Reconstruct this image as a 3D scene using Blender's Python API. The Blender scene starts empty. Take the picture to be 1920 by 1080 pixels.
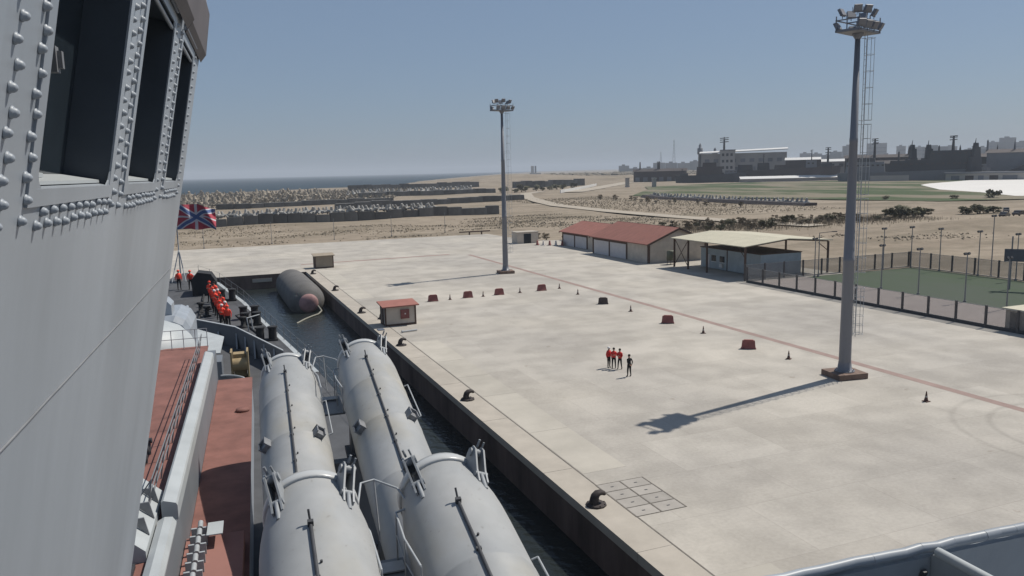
import bpy, math, random
from mathutils import Vector, Matrix
R = math.radians
rnd = random.Random(7)
sc = bpy.context.scene
COL = sc.collection

# ------------------------------------------------------------------ camera
CX, CH = -16.6, 16.5                       # camera x and height above the quay
YAW, PITCH, ROLL = R(21.455), R(8.455), R(1.34)
fw = Vector((math.sin(YAW)*math.cos(PITCH), math.cos(YAW)*math.cos(PITCH), -math.sin(PITCH)))
r0 = Vector((math.cos(YAW), -math.sin(YAW), 0)); u0 = r0.cross(fw)
cr = r0*math.cos(ROLL) - u0*math.sin(ROLL); cu = u0*math.cos(ROLL) + r0*math.sin(ROLL)
cam = bpy.data.cameras.new('camera'); camo = bpy.data.objects.new('camera', cam); COL.objects.link(camo)
cam.sensor_width = 36; cam.lens = 1480/1920*36; cam.clip_start = 0.05; cam.clip_end = 30000
m = Matrix.Identity(4)
for i in range(3):
    m[i][0], m[i][1], m[i][2] = cr[i], cu[i], -fw[i]
m.translation = (CX, 0, CH)
camo.matrix_world = m
sc.camera = camo
# ------------------------------------------------------------------ light
SUN_AZ, SUN_EL = R(78.6), R(54.6)
w = bpy.data.worlds.new('World'); sc.world = w; w.use_nodes = True
nt = w.node_tree; nt.nodes.clear()
sky = nt.nodes.new('ShaderNodeTexSky'); sky.sky_type = 'NISHITA'; sky.sun_disc = False
sky.sun_elevation = SUN_EL; sky.sun_rotation = SUN_AZ
sky.air_density = 1.0; sky.dust_density = 0.8; sky.ozone_density = 4.0; sky.altitude = 0
bg = nt.nodes.new('ShaderNodeBackground'); bg.inputs[1].default_value = 0.066
out = nt.nodes.new('ShaderNodeOutputWorld')
veil = nt.nodes.new('ShaderNodeMix'); veil.data_type = 'RGBA'; veil.inputs[0].default_value = .55      # even milky veil over the whole sky
veil.inputs[7].default_value = (3.5, 4.75, 6.8, 1)
nt.links.new(sky.outputs[0], veil.inputs[6]); nt.links.new(veil.outputs[2], bg.inputs[0]); nt.links.new(bg.outputs[0], out.inputs[0])
sl = bpy.data.lights.new('sun', 'SUN'); sl.energy = 4.7; sl.angle = R(0.53); sl.color = (1, .945, .855)
so = bpy.data.objects.new('sun', sl); COL.objects.link(so); so.location = (60, 20, 90)
sd = Vector((math.sin(SUN_AZ)*math.cos(SUN_EL), math.cos(SUN_AZ)*math.cos(SUN_EL), math.sin(SUN_EL)))
so.rotation_euler = sd.to_track_quat('Z', 'Y').to_euler()
sc.view_settings.view_transform = 'Standard'; sc.view_settings.look = 'None'
sc.view_settings.exposure = 0.0; sc.view_settings.gamma = 1.0
sc.render.engine = 'CYCLES'
sc.cycles.use_denoising = True
sc.cycles.max_bounces = 6; sc.cycles.transparent_max_bounces = 12
sc.cycles.volume_bounces = 0

# ------------------------------------------------------------------ materials
MATS = {}
def mat(name, col, rough=.8, var=.12, scale=1.0, metal=0.0, bump=0.0, bscale=None, col2=None, streak=None, rand=0.0, spec=.4, detail=6, ramp=(.3, .7)):
    """procedural: base colour broken up by two noises (tone and stain), optional bump and per-piece tone"""
    if name in MATS: return MATS[name]
    mt = bpy.data.materials.new(name); mt.use_nodes = True
    n = mt.node_tree; N = n.nodes; L = n.links
    b = N['Principled BSDF']; b.inputs['Roughness'].default_value = rough
    b.inputs['Metallic'].default_value = metal; b.inputs['Specular IOR Level'].default_value = spec
    tc = N.new('ShaderNodeTexCoord'); mp = N.new('ShaderNodeMapping')
    L.new(tc.outputs['Object'], mp.inputs[0])
    if streak: mp.inputs['Scale'].default_value = streak
    ns = N.new('ShaderNodeTexNoise'); ns.inputs['Scale'].default_value = scale; ns.inputs['Detail'].default_value = detail
    ns.inputs['Roughness'].default_value = .62
    L.new(mp.outputs[0], ns.inputs['Vector'])
    rp = N.new('ShaderNodeValToRGB'); rp.color_ramp.elements[0].position, rp.color_ramp.elements[1].position = ramp
    c2 = col2 or tuple(c*(1-var*1.6) for c in col)
    c1 = tuple(min(1, c*(1+var*.7)) for c in col) if not col2 else col
    rp.color_ramp.elements[0].color = (*c2, 1); rp.color_ramp.elements[1].color = (*c1, 1)
    L.new(ns.outputs['Fac'], rp.inputs[0])
    last = rp.outputs[0]
    if rand:
        oi = N.new('ShaderNodeObjectInfo'); mr = N.new('ShaderNodeMapRange')
        mr.inputs['To Min'].default_value = 1-rand; mr.inputs['To Max'].default_value = 1+rand
        L.new(oi.outputs['Random'], mr.inputs[0])
        mx = N.new('ShaderNodeMix'); mx.data_type = 'RGBA'; mx.blend_type = 'MULTIPLY'; mx.inputs[0].default_value = 1
        L.new(last, mx.inputs[6]); L.new(mr.outputs[0], mx.inputs[7]); last = mx.outputs[2]
    L.new(last, b.inputs['Base Color'])
    if bump:
        n2 = N.new('ShaderNodeTexNoise'); n2.inputs['Scale'].default_value = bscale or scale*6; n2.inputs['Detail'].default_value = 4
        L.new(mp.outputs[0], n2.inputs['Vector'])
        bp = N.new('ShaderNodeBump'); bp.inputs['Strength'].default_value = bump; bp.inputs['Distance'].default_value = .05
        L.new(n2.outputs['Fac'], bp.inputs['Height']); L.new(bp.outputs[0], b.inputs['Normal'])
    MATS[name] = mt
    return mt

GREY = (.30, .325, .35)
M = dict(
    ship=mat('ship_grey_paint', (.295, .325, .362), .42, .12, 1.1, streak=(1, 1, .22), bump=.06, bscale=3, spec=.35),
    tube=None,
    pale=mat('pale_grey_paint', (.385, .41, .42), .5, .08, .9, bump=.05),
    dark=mat('dark_fitting_paint', (.05, .052, .058), .6, .2, 3),
    deck=mat('dark_deck_paint', (.075, .078, .085), .75, .2, .6, bump=.1),
    hullm=mat('hull_grey', (.16, .175, .195), .5, .1, .4, streak=(1, 1, .3)),
    red=mat('red_brown_deck_paint', (.215, .098, .080), .85, .22, .9, bump=.12, detail=10),
    steel=mat('galvanised_steel', (.22, .225, .235), .5, .15, 4, metal=.25),
    rail=mat('rail_grey', (.34, .36, .38), .5, .1, 4),
    white=mat('white_paint', (.62, .61, .59), .6, .06, 2),
    room=mat('dark_window_glass', (.022, .030, .038), .12, .2, 2, spec=.22),
    room2=mat('brown_reflection_glass', (.052, .050, .042), .25, .2, 2, spec=.12),  # brown reflection in the pane put into its colour
    bollard=mat('bollard_iron', (.045, .035, .033), .75, .25, 8, bump=.2),
    cone=mat('cone_rubber', (.10, .05, .04), .8, .2, 6),
    coneband=mat('cone_band', (.35, .33, .31), .7, .1, 6),
    barrier=mat('red_barrier_plastic', (.25, .088, .080), .7, .15, 3, rand=.12),
    barrierd=mat('dark_barrier_plastic', (.075, .055, .05), .7, .15, 3),
    barrierw=mat('white_barrier_plastic', (.6, .56, .53), .7, .1, 3),
    mast=mat('mast_steel', (.19, .195, .215), .5, .06, .6, metal=.1, streak=(1, 1, .2)),
    plinth=mat('plinth_concrete', (.18, .125, .10), .9, .2, 2, bump=.2),
    tile=mat('red_roof', (.245, .100, .078), .85, .18, 1.2, bump=.15, rand=.16, streak=(.25, 3, 1)),
    cream=mat('cream_wall', (.52, .46, .39), .9, .1, .8),
    brown=mat('brown_trim', (.10, .065, .05), .85, .15, 2),
    shutter=mat('shutter_grey', (.55, .53, .53), .7, .06, 1),
    canopy=mat('canopy_sheet', (.47, .435, .33), .65, .07, .6),
    cabin=mat('cabin_white', (.35, .40, .42), .7, .12, .8),
    turf=mat('sports_turf', (.034, .060, .024), .95, .3, .16, col2=(.050, .062, .046), streak=(1, .22, 1)),
    apron=mat('apron_pink', (.33, .285, .265), .95, .08, .4),
    block=mat('armour_wall_concrete', (.13, .126, .118), .95, .2, .35, rand=.28, streak=(1, 1, .4)),
    tetra=mat('tetrapod_concrete', (.31, .27, .215), .95, .15, .8, rand=.25),
    tetraw=mat('tetrapod_pale', (.34, .33, .31), .95, .15, .8, rand=.15),
    leaf=mat('dry_leaf', (.15, .142, .085), .9, .4, .8, rand=.35),
    leafb=mat('brown_leaf', (.24, .198, .14), .9, .35, .8, rand=.3),
    bark=mat('bark', (.10, .075, .055), .95, .2, 6),
    far=mat('far_dark_hull', (.035, .037, .045), .8, .25, .05, rand=.25),
    farb=mat('far_hull_brown', (.055, .042, .042), .8, .25, .05, rand=.2),
    farg=mat('far_grey_hull', (.16, .165, .18), .8, .15, .05, rand=.2),
    farw=mat('far_pale_wall', (.35, .33, .31), .9, .08, .05, rand=.1),
    city=mat('city_wall', (.26, .25, .25), .9, .12, .03, rand=.2),
    skin=mat('skin', (.36, .21, .15), .6, .08, 10),
    black=mat('black_cloth', (.014, .014, .016), .9, .2, 10),
    vest=mat('red_vest', (.62, .035, .03), .7, .15, 8, rand=.15),
    vesto=mat('orange_red_vest', (.90, .07, .035), .7, .15, 8, rand=.18),
    hair=mat('dark_hair', (.02, .017, .015), .8, .2, 20),
    helmet=mat('pale_cap', (.70, .68, .66), .7, .1, 8),
    fender=mat('fender_rubber', (.12, .115, .11), .85, .18, .5, bump=.15),
    fenderend=mat('fender_end_red', (.36, .21, .20), .8, .2, 1),
    rope=mat('rope', (.27, .26, .22), .95, .15, 8),
    tarp=mat('black_tarp', (.022, .023, .026), .8, .2, 2),
    ochre=mat('ochre_box', (.30, .23, .13), .8, .12, 3),
    glassc=mat('car_glass', (.01, .012, .015), .1, .1, 2),
    carp=mat('car_paint_dark', (.03, .03, .035), .3, .1, 2),
    carw=mat('car_paint_pale', (.5, .5, .5), .3, .1, 2),
    tyre=mat('tyre', (.012, .012, .012), .9, .1, 6),
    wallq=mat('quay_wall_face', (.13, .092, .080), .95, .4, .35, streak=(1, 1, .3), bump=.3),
    coping=mat('coping_concrete', (.39, .352, .302), .95, .10, .5, rand=.05, bump=.1),
    slab=mat('pale_slab', (.405, .375, .325), .95, .10, .3, rand=.07, bump=.08),
    joint=mat('steel_edge', (.15, .135, .115), .8, .2, 3),
    cover=mat('cover_plate', (.33, .305, .275), .85, .10, 1.0, rand=.10),
    line=mat('worn_red_line', (.285, .205, .18), .9, .12, .7),
    road=mat('dirt_road_pale', (.36, .315, .255), 1, .08, .1),
    apronw=mat('pale_paving', (.62, .60, .57), .95, .05, .03),
    grassf=mat('field_grass', (.040, .062, .016), 1, .3, .026, col2=(.17, .145, .10), detail=9, streak=(1.0, .4, 1), ramp=(.43, .55)),
    meshp=None, flag=None,
)
def water_mat():
    mt = bpy.data.materials.new('harbour_water'); mt.use_nodes = True
    N = mt.node_tree.nodes; L = mt.node_tree.links; b = N['Principled BSDF']
    b.inputs['Base Color'].default_value = (.016, .020, .020, 1); b.inputs['Roughness'].default_value = .22
    b.inputs['IOR'].default_value = 1.33
    tc = N.new('ShaderNodeTexCoord')
    n1 = N.new('ShaderNodeTexNoise'); n1.inputs['Scale'].default_value = 1.3; n1.inputs['Detail'].default_value = 5
    L.new(tc.outputs['Object'], n1.inputs['Vector'])
    bp = N.new('ShaderNodeBump'); bp.inputs['Strength'].default_value = .55; bp.inputs['Distance'].default_value = .25
    L.new(n1.outputs['Fac'], bp.inputs['Height']); L.new(bp.outputs[0], b.inputs['Normal'])
    return mt
M['water'] = water_mat()
def pier_mat():
    """weathered slab concrete: slab-to-slab tone, blotches, tyre arcs"""
    mt = bpy.data.materials.new('pier_concrete'); mt.use_nodes = True
    N = mt.node_tree.nodes; L = mt.node_tree.links; b = N['Principled BSDF']; b.inputs['Roughness'].default_value = .95
    b.inputs['Specular IOR Level'].default_value = .2
    tc = N.new('ShaderNodeTexCoord')
    br = N.new('ShaderNodeTexBrick'); br.inputs['Scale'].default_value = 1; br.offset = .5
    br.inputs['Brick Width'].default_value = 7.2; br.inputs['Row Height'].default_value = 5.0
    br.inputs['Mortar Size'].default_value = .025; br.inputs['Mortar Smooth'].default_value = .3; br.inputs['Bias'].default_value = 0
    br.inputs['Color1'].default_value = (.378, .352, .314, 1); br.inputs['Color2'].default_value = (.430, .402, .360, 1)
    br.inputs['Mortar'].default_value = (.35, .325, .29, 1)
    L.new(tc.outputs['Object'], br.inputs['Vector'])
    def noise(s, d, lo, hi, c0, c1):
        n = N.new('ShaderNodeTexNoise'); n.inputs['Scale'].default_value = s; n.inputs['Detail'].default_value = d
        L.new(tc.outputs['Object'], n.inputs['Vector'])
        r = N.new('ShaderNodeValToRGB'); r.color_ramp.elements[0].position = lo; r.color_ramp.elements[1].position = hi
        r.color_ramp.elements[0].color = (*c0, 1); r.color_ramp.elements[1].color = (*c1, 1)
        L.new(n.outputs['Fac'], r.inputs[0]); return r.outputs[0]
    def mul(a, c, f=1.0):
        x = N.new('ShaderNodeMix'); x.data_type = 'RGBA'; x.blend_type = 'MULTIPLY'; x.inputs[0].default_value = f
        L.new(a, x.inputs[6]); L.new(c, x.inputs[7]); return x.outputs[2]
    c = br.outputs['Color']
    c = mul(c, noise(.055, 6, .34, .66, (.86, .86, .87), (1.06, 1.05, 1.03)))
    c = mul(c, noise(.30, 9, .38, .60, (.88, .88, .88), (1.05, 1.05, 1.05)))
    c = mul(c, noise(5, 4, .3, .7, (.93, .93, .93), (1.05, 1.05, 1.05)))
    # dark spots
    v = N.new('ShaderNodeTexNoise'); v.inputs['Scale'].default_value = .8; v.inputs['Detail'].default_value = 8
    L.new(tc.outputs['Object'], v.inputs['Vector'])
    r = N.new('ShaderNodeValToRGB'); r.color_ramp.elements[0].position = .68; r.color_ramp.elements[1].position = .74
    r.color_ramp.elements[0].color = (1, 1, 1, 1); r.color_ramp.elements[1].color = (.74, .71, .68, 1)
    L.new(v.outputs['Fac'], r.inputs[0]); c = mul(c, r.outputs[0], .8)
    # tyre arcs worn into the concrete
    sp = N.new('ShaderNodeSeparateXYZ'); L.new(tc.outputs['Object'], sp.inputs[0])
    def arc(cx, cy, rad, wd, k):
        vv = N.new('ShaderNodeVectorMath'); vv.operation = 'DISTANCE'; L.new(tc.outputs['Object'], vv.inputs[0]); vv.inputs[1].default_value = (cx, cy, 0)
        s = N.new('ShaderNodeMath'); s.operation = 'SUBTRACT'; L.new(vv.outputs['Value'], s.inputs[0]); s.inputs[1].default_value = rad
        a = N.new('ShaderNodeMath'); a.operation = 'ABSOLUTE'; L.new(s.outputs[0], a.inputs[0])
        q = N.new('ShaderNodeMapRange'); q.inputs['From Min'].default_value = 0; q.inputs['From Max'].default_value = wd
        q.inputs['To Min'].default_value = k; q.inputs['To Max'].default_value = 1; q.interpolation_type = 'SMOOTHSTEP'
        L.new(a.outputs[0], q.inputs[0]); return q.outputs[0]
    for a in ((33.5, 29.5, 6.2, .35, .85), (33.5, 29.5, 8.3, .35, .88), (14.5, 30, 5.5, .4, .965), (13.0, 29, 7.6, .4, .97)):
        c = mul(c, arc(*a))
    L.new(c, b.inputs['Base Color'])
    n2 = N.new('ShaderNodeTexNoise'); n2.inputs['Scale'].default_value = 12; L.new(tc.outputs['Object'], n2.inputs['Vector'])
    bp = N.new('ShaderNodeBump'); bp.inputs['Strength'].default_value = .12; bp.inputs['Distance'].default_value = .03
    L.new(n2.outputs['Fac'], bp.inputs['Height']); L.new(bp.outputs[0], b.inputs['Normal'])
    return mt
M['pier'] = pier_mat()
def tube_mat():
    """salt-dulled grey paint: soft tone patches, ochre stains, fine vertical runs, scuffs"""
    mt = bpy.data.materials.new('tube_grey_paint'); mt.use_nodes = True
    N = mt.node_tree.nodes; L = mt.node_tree.links; b = N['Principled BSDF']; b.inputs['Specular IOR Level'].default_value = .35
    tc = N.new('ShaderNodeTexCoord'); oi = N.new('ShaderNodeObjectInfo')
    ad = N.new('ShaderNodeVectorMath'); ad.operation = 'MULTIPLY_ADD'; ad.inputs[1].default_value = (1, 1, 1)
    L.new(tc.outputs['Object'], ad.inputs[0]); L.new(oi.outputs['Location'], ad.inputs[2])
    def noise(scl, s_, d, lo, hi, c0, c1):
        mp = N.new('ShaderNodeMapping'); mp.inputs['Scale'].default_value = scl; L.new(ad.outputs[0], mp.inputs[0])
        n = N.new('ShaderNodeTexNoise'); n.inputs['Scale'].default_value = s_; n.inputs['Detail'].default_value = d; L.new(mp.outputs[0], n.inputs['Vector'])
        r = N.new('ShaderNodeValToRGB'); r.color_ramp.elements[0].position = lo; r.color_ramp.elements[1].position = hi
        r.color_ramp.elements[0].color = (*c0, 1); r.color_ramp.elements[1].color = (*c1, 1); L.new(n.outputs['Fac'], r.inputs[0]); return r.outputs[0]
    def mul(a, c):
        x = N.new('ShaderNodeMix'); x.data_type = 'RGBA'; x.blend_type = 'MULTIPLY'; x.inputs[0].default_value = 1; L.new(a, x.inputs[6]); L.new(c, x.inputs[7]); return x.outputs[2]
    c = noise((1, .5, 1), .8, 6, .32, .68, (.275, .285, .292), (.345, .348, .345))
    c = mul(c, noise((1, .7, 1), .55, 5, .52, .75, (1, 1, 1), (1.02, .95, .82)))
    c = mul(c, noise((2.5, 2.0, .5), 1.3, 8, .35, .65, (.955, .955, .95), (1.02, 1.02, 1.02)))
    c = mul(c, noise((1, 1, 1), 9, 4, .66, .74, (1, 1, 1), (.80, .78, .76)))
    L.new(c, b.inputs['Base Color'])
    n = N.new('ShaderNodeTexNoise'); n.inputs['Scale'].default_value = 1.5; n.inputs['Detail'].default_value = 5; L.new(ad.outputs[0], n.inputs['Vector'])
    q = N.new('ShaderNodeMapRange'); q.inputs['To Min'].default_value = .38; q.inputs['To Max'].default_value = .68; L.new(n.outputs['Fac'], q.inputs[0]); L.new(q.outputs[0], b.inputs['Roughness'])
    bp = N.new('ShaderNodeBump'); bp.inputs['Strength'].default_value = .10; bp.inputs['Distance'].default_value = .05; L.new(n.outputs['Fac'], bp.inputs['Height']); L.new(bp.outputs[0], b.inputs['Normal'])
    return mt
M['tube'] = tube_mat()
def sand_mat():
    mt = bpy.data.materials.new('sand_ground'); mt.use_nodes = True
    N = mt.node_tree.nodes; L = mt.node_tree.links; b = N['Principled BSDF']; b.inputs['Roughness'].default_value = 1
    b.inputs['Specular IOR Level'].default_value = .1
    tc = N.new('ShaderNodeTexCoord')
    def noise(s, lo, hi, c0, c1, d=8, sc_=(1, 1, 1)):
        mp = N.new('ShaderNodeMapping'); mp.inputs['Scale'].default_value = sc_; L.new(tc.outputs['Object'], mp.inputs[0])
        n = N.new('ShaderNodeTexNoise'); n.inputs['Scale'].default_value = s; n.inputs['Detail'].default_value = d; n.inputs['Roughness'].default_value = .65
        L.new(mp.outputs[0], n.inputs['Vector'])
        r = N.new('ShaderNodeValToRGB'); r.color_ramp.elements[0].position = lo; r.color_ramp.elements[1].position = hi
        r.color_ramp.elements[0].color = (*c0, 1); r.color_ramp.elements[1].color = (*c1, 1)
        L.new(n.outputs['Fac'], r.inputs[0]); return r.outputs[0]
    def mix(a, c, mode, f):
        x = N.new('ShaderNodeMix'); x.data_type = 'RGBA'; x.blend_type = mode
        if isinstance(f, float): x.inputs[0].default_value = f
        else: L.new(f, x.inputs[0])
        L.new(a, x.inputs[6]); L.new(c, x.inputs[7]); return x.outputs[2]
    c = noise(.02, .3, .7, (.235, .197, .155), (.335, .290, .232))
    c = mix(c, noise(.25, .35, .65, (.78, .76, .74), (1.08, 1.06, 1.05)), 'MULTIPLY', 1.0)
    c = mix(c, noise(2.2, .3, .7, (.88, .87, .85), (1.06, 1.06, 1.06)), 'MULTIPLY', 1.0)
    f = noise(.040, .47, .60, (0, 0, 0), (.72, .72, .72), sc_=(.6, 1.4, 1))
    sep = N.new('ShaderNodeRGBToBW'); L.new(f, sep.inputs[0])
    c = mix(c, noise(.6, .3, .7, (.135, .115, .085), (.22, .185, .14)), 'MIX', sep.outputs[0])
    L.new(c, b.inputs['Base Color'])
    return mt
M['sand'] = sand_mat()
def mesh_panel_mat():
    mt = bpy.data.materials.new('wire_mesh_panel'); mt.use_nodes = True
    N = mt.node_tree.nodes; L = mt.node_tree.links; b = N['Principled BSDF']
    b.inputs['Base Color'].default_value = (.22, .215, .21, 1); b.inputs['Roughness'].default_value = .7
    b.inputs['Alpha'].default_value = .30
    return mt
M['meshp'] = mesh_panel_mat()
def flag_mat():
    """red field, white-edged upright cross, blue saltire with white edge (from the flag's own generated coordinates)"""
    mt = bpy.data.materials.new('naval_jack_cloth'); mt.use_nodes = True
    N = mt.node_tree.nodes; L = mt.node_tree.links; b = N['Principled BSDF']; b.inputs['Roughness'].default_value = .85
    uv = N.new('ShaderNodeUVMap'); sp = N.new('ShaderNodeSeparateXYZ'); L.new(uv.outputs[0], sp.inputs[0])
    def mth(op, a, c):
        x = N.new('ShaderNodeMath'); x.operation = op
        for i, v in enumerate((a, c)):
            if isinstance(v, (int, float)): x.inputs[i].default_value = v
            else: L.new(v, x.inputs[i])
        return x.outputs[0]
    x = mth('SUBTRACT', sp.outputs[0], .5); y = mth('SUBTRACT', sp.outputs[1], .5)
    d1 = mth('ABSOLUTE', mth('SUBTRACT', x, y), 0); d2 = mth('ABSOLUTE', mth('ADD', x, y), 0)
    dd = mth('MINIMUM', d1, d2); ax = mth('MINIMUM', mth('ABSOLUTE', x, 0), mth('ABSOLUTE', y, 0))
    def mix(a, c, f):
        z = N.new('ShaderNodeMix'); z.data_type = 'RGBA'; L.new(f, z.inputs[0])
        for s, v in ((6, a), (7, c)):
            if isinstance(v, tuple): z.inputs[s].default_value = (*v, 1)
            else: L.new(v, z.inputs[s])
        return z.outputs[2]
    c = mix((.36, .05, .075), (.50, .48, .50), mth('LESS_THAN', ax, .035))
    c = mix(c, (.50, .48, .52), mth('LESS_THAN', dd, .13))
    c = mix(c, (.075, .12, .26), mth('LESS_THAN', dd, .075))
    L.new(c, b.inputs['Base Color']); return mt
M['flag'] = flag_mat()

# ------------------------------------------------------------------ mesh helpers
class MB:
    def __init__(s): s.v = []; s.f = []; s.sm = []; s.mi = []; s.cur = 0
    def add(s, vs, fs, smooth=False):
        o = len(s.v); s.v += [tuple(v) for v in vs]
        for f in fs: s.f.append(tuple(i+o for i in f)); s.sm.append(smooth); s.mi.append(s.cur)
        return s
    def box(s, c, d, rz=0, rx=0, taper=1.0, taper_y=None):
        ty = taper if taper_y is None else taper_y
        hx, hy, hz = d[0]/2, d[1]/2, d[2]/2; mt = Matrix.Rotation(rz, 3, 'Z') @ Matrix.Rotation(rx, 3, 'X'); c = Vector(c)
        vs = []
        for z in (-1, 1):
            k = 1 if z < 0 else taper; ky = 1 if z < 0 else ty
            for x, y in ((-1, -1), (1, -1), (1, 1), (-1, 1)): vs.append(c + mt @ Vector((x*hx*k, y*hy*ky, z*hz)))
        return s.add(vs, [(3, 2, 1, 0), (4, 5, 6, 7), (0, 1, 5, 4), (1, 2, 6, 5), (2, 3, 7, 6), (3, 0, 4, 7)])
    def bb(s, x0, x1, y0, y1, z0, z1):
        return s.box(((x0+x1)/2, (y0+y1)/2, (z0+z1)/2), (abs(x1-x0), abs(y1-y0), abs(z1-z0)))
    def tube(s, p, q, r, r2=None, n=8, caps=True, smooth=True):
        p, q = Vector(p), Vector(q); r2 = r if r2 is None else r2
        d = (q-p).normalized(); a = d.orthogonal().normalized(); b = d.cross(a); vs = []
        for c, rr in ((p, r), (q, r2)):
            for i in range(n):
                t = 2*math.pi*i/n; vs.append(c + (a*math.cos(t)+b*math.sin(t))*rr)
        s.add(vs, [(i, (i+1) % n, n+(i+1) % n, n+i) for i in range(n)], smooth)
        if caps: s.add(vs, [tuple(reversed(range(n))), tuple(range(n, 2*n))])
        return s
    def path(s, pts, r, n=6):
        for a, b in zip(pts, pts[1:]): s.tube(a, b, r, n=n)
        return s
    def lathe(s, prof, n=24, axis='z', o=(0, 0, 0), smooth=True, a0=0, a1=2*math.pi):
        """prof: (along, radius)"""
        vs = []; full = abs(a1-a0-2*math.pi) < 1e-6; k = n if full else n+1
        for h, r in prof:
            for i in range(k):
                t = a0+(a1-a0)*i/n; c, q = math.cos(t)*r, math.sin(t)*r
                vs.append((o[0]+c, o[1]+q, o[2]+h) if axis == 'z' else (o[0]+c, o[1]+h, o[2]+q) if axis == 'y' else (o[0]+h, o[1]+c, o[2]+q))
        fs = []
        for j in range(len(prof)-1):
            for i in range(n):
                i2 = (i+1) % k; fs.append((j*k+i, j*k+i2, (j+1)*k+i2, (j+1)*k+i))
        if axis == 'y': fs = [tuple(reversed(f)) for f in fs]
        return s.add(vs, fs, smooth)
    def prism(s, poly, z0, z1):
        n = len(poly); vs = [(x, y, z0) for x, y in poly]+[(x, y, z1) for x, y in poly]
        return s.add(vs, [tuple(reversed(range(n))), tuple(range(n, 2*n))]+[(i, (i+1) % n, n+(i+1) % n, n+i) for i in range(n)])
    def extr(s, pts, vec):
        """extrude a planar 3d polygon along vec"""
        n = len(pts); vec = Vector(vec); vs = [Vector(p) for p in pts]+[Vector(p)+vec for p in pts]
        return s.add(vs, [tuple(reversed(range(n))), tuple(range(n, 2*n))]+[(i, (i+1) % n, n+(i+1) % n, n+i) for i in range(n)])
    def mesh(s, name, mats):
        me = bpy.data.meshes.new(name); me.from_pydata(s.v, [], s.f)
        for mm in (mats if isinstance(mats, (list, tuple)) else [mats]): me.materials.append(mm)
        me.polygons.foreach_set('use_smooth', s.sm); me.polygons.foreach_set('material_index', s.mi); me.update(); return me
    def build(s, name, mats, parent=None, loc=None, rot=None):
        return obj(name, s.mesh(name, mats), parent, loc, rot)
def obj(name, me, parent=None, loc=None, rot=None):
    o = bpy.data.objects.new(name, me); COL.objects.link(o)
    if parent: o.parent = parent
    if loc: o.location = loc
    if rot: o.rotation_euler = rot
    return o
def tag(o, label=None, cat=None, group=None, kind=None):
    if label: o['label'] = label
    if cat: o['category'] = cat
    if group: o['group'] = group
    if kind: o['kind'] = kind
    return o
def thing(name, label, cat, loc=(0, 0, 0), rz=0, group=None):
    o = bpy.data.objects.new(name, None); COL.objects.link(o); o.location = loc; o.rotation_euler = (0, 0, rz); o.empty_display_size = .3
    return tag(o, label, cat, group)
def dup(root, loc=None, rz=None, label=None, parent=None):
    c = root.copy(); COL.objects.link(c)
    if parent: c.parent = parent
    if loc is not None: c.location = loc
    if rz is not None: c.rotation_euler[2] = rz
    if label: c['label'] = label
    for ch in list(root.children): dup(ch, parent=c)
    return c

# ================================================================== SETTING
# ---- water under and around everything
mb = MB(); W = 16000
mb.add([(-W, -3000, -2.4), (W, -3000, -2.4), (W, W, -2.4), (-W, W, -2.4)], [(0, 1, 2, 3)])
tag(mb.build('water', M['water']), kind='structure')
mb = MB(); mb.add([(-W, 330, -2.36), (W, 330, -2.36), (W, W, -2.36), (-W, W, -2.36)], [(0, 1, 2, 3)])
tag(mb.build('sea', mat('open_sea', (.022, .042, .060), .75, .12, .01, spec=.12, streak=(.3, 1, 1))), kind='structure')
# ---- terrain with a coastline
COAST = [(-9000, -1500), (-400, 620), (-31, 853), (65, 1022), (135, 1070), (207, 1080), (255, 1120), (420, 1650), (700, 2300), (1600, 4300), (4000, 9000), (14000, 15500)]
def coast(x):
    for (a, b), (c, d) in zip(COAST, COAST[1:]):
        if x <= c: return b+(d-b)*(x-a)/(c-a)
    return 15500
def hz(x, y):
    d = coast(x)+10*math.sin(x*.05)-y
    z = -.08
    z += 10.5*math.exp(-((x-440-(y-1150)*.35)/130)**2-((y-1150)/130)**2)
    z += 6.0*math.exp(-((x-600)/160)**2-((y-1000)/120)**2)
    if x > 95: z += 2.2*math.exp(-((x-175)/32)**2-((y-139)/13)**2)*1.0
    if y > 205: z += .25*math.sin(x*.11+1)*math.sin(y*.07)
    if d < 40: z -= (1-max(d, -30)/40)*2.6
    return z
mb = MB(); vs = []; NA, NR_ = 260, 230
for j in range(NR_+1):
    y = 196*(15800/196)**(j/NR_)
    for i in range(NA+1):
        k = i/NA; az = -40+k*112; x = -16+(y+20)*math.tan(R(az)) if y > 0 else 0
        vs.append((x, y, hz(x, y)))
mb.add(vs, [(j*(NA+1)+i, j*(NA+1)+i+1, (j+1)*(NA+1)+i+1, (j+1)*(NA+1)+i) for j in range(NR_) for i in range(NA)], True)
xs = [54+ (k/60)**1.6*620 for k in range(61)]; ys = [-140+336*k/60 for k in range(61)]
mb.add([(x, y, hz(x, y)) for y in ys for x in xs], [(j*61+i, j*61+i+1, (j+1)*61+i+1, (j+1)*61+i) for j in range(60) for i in range(60)], True)
tag(mb.build('ground', M['sand']), kind='structure')
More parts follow.
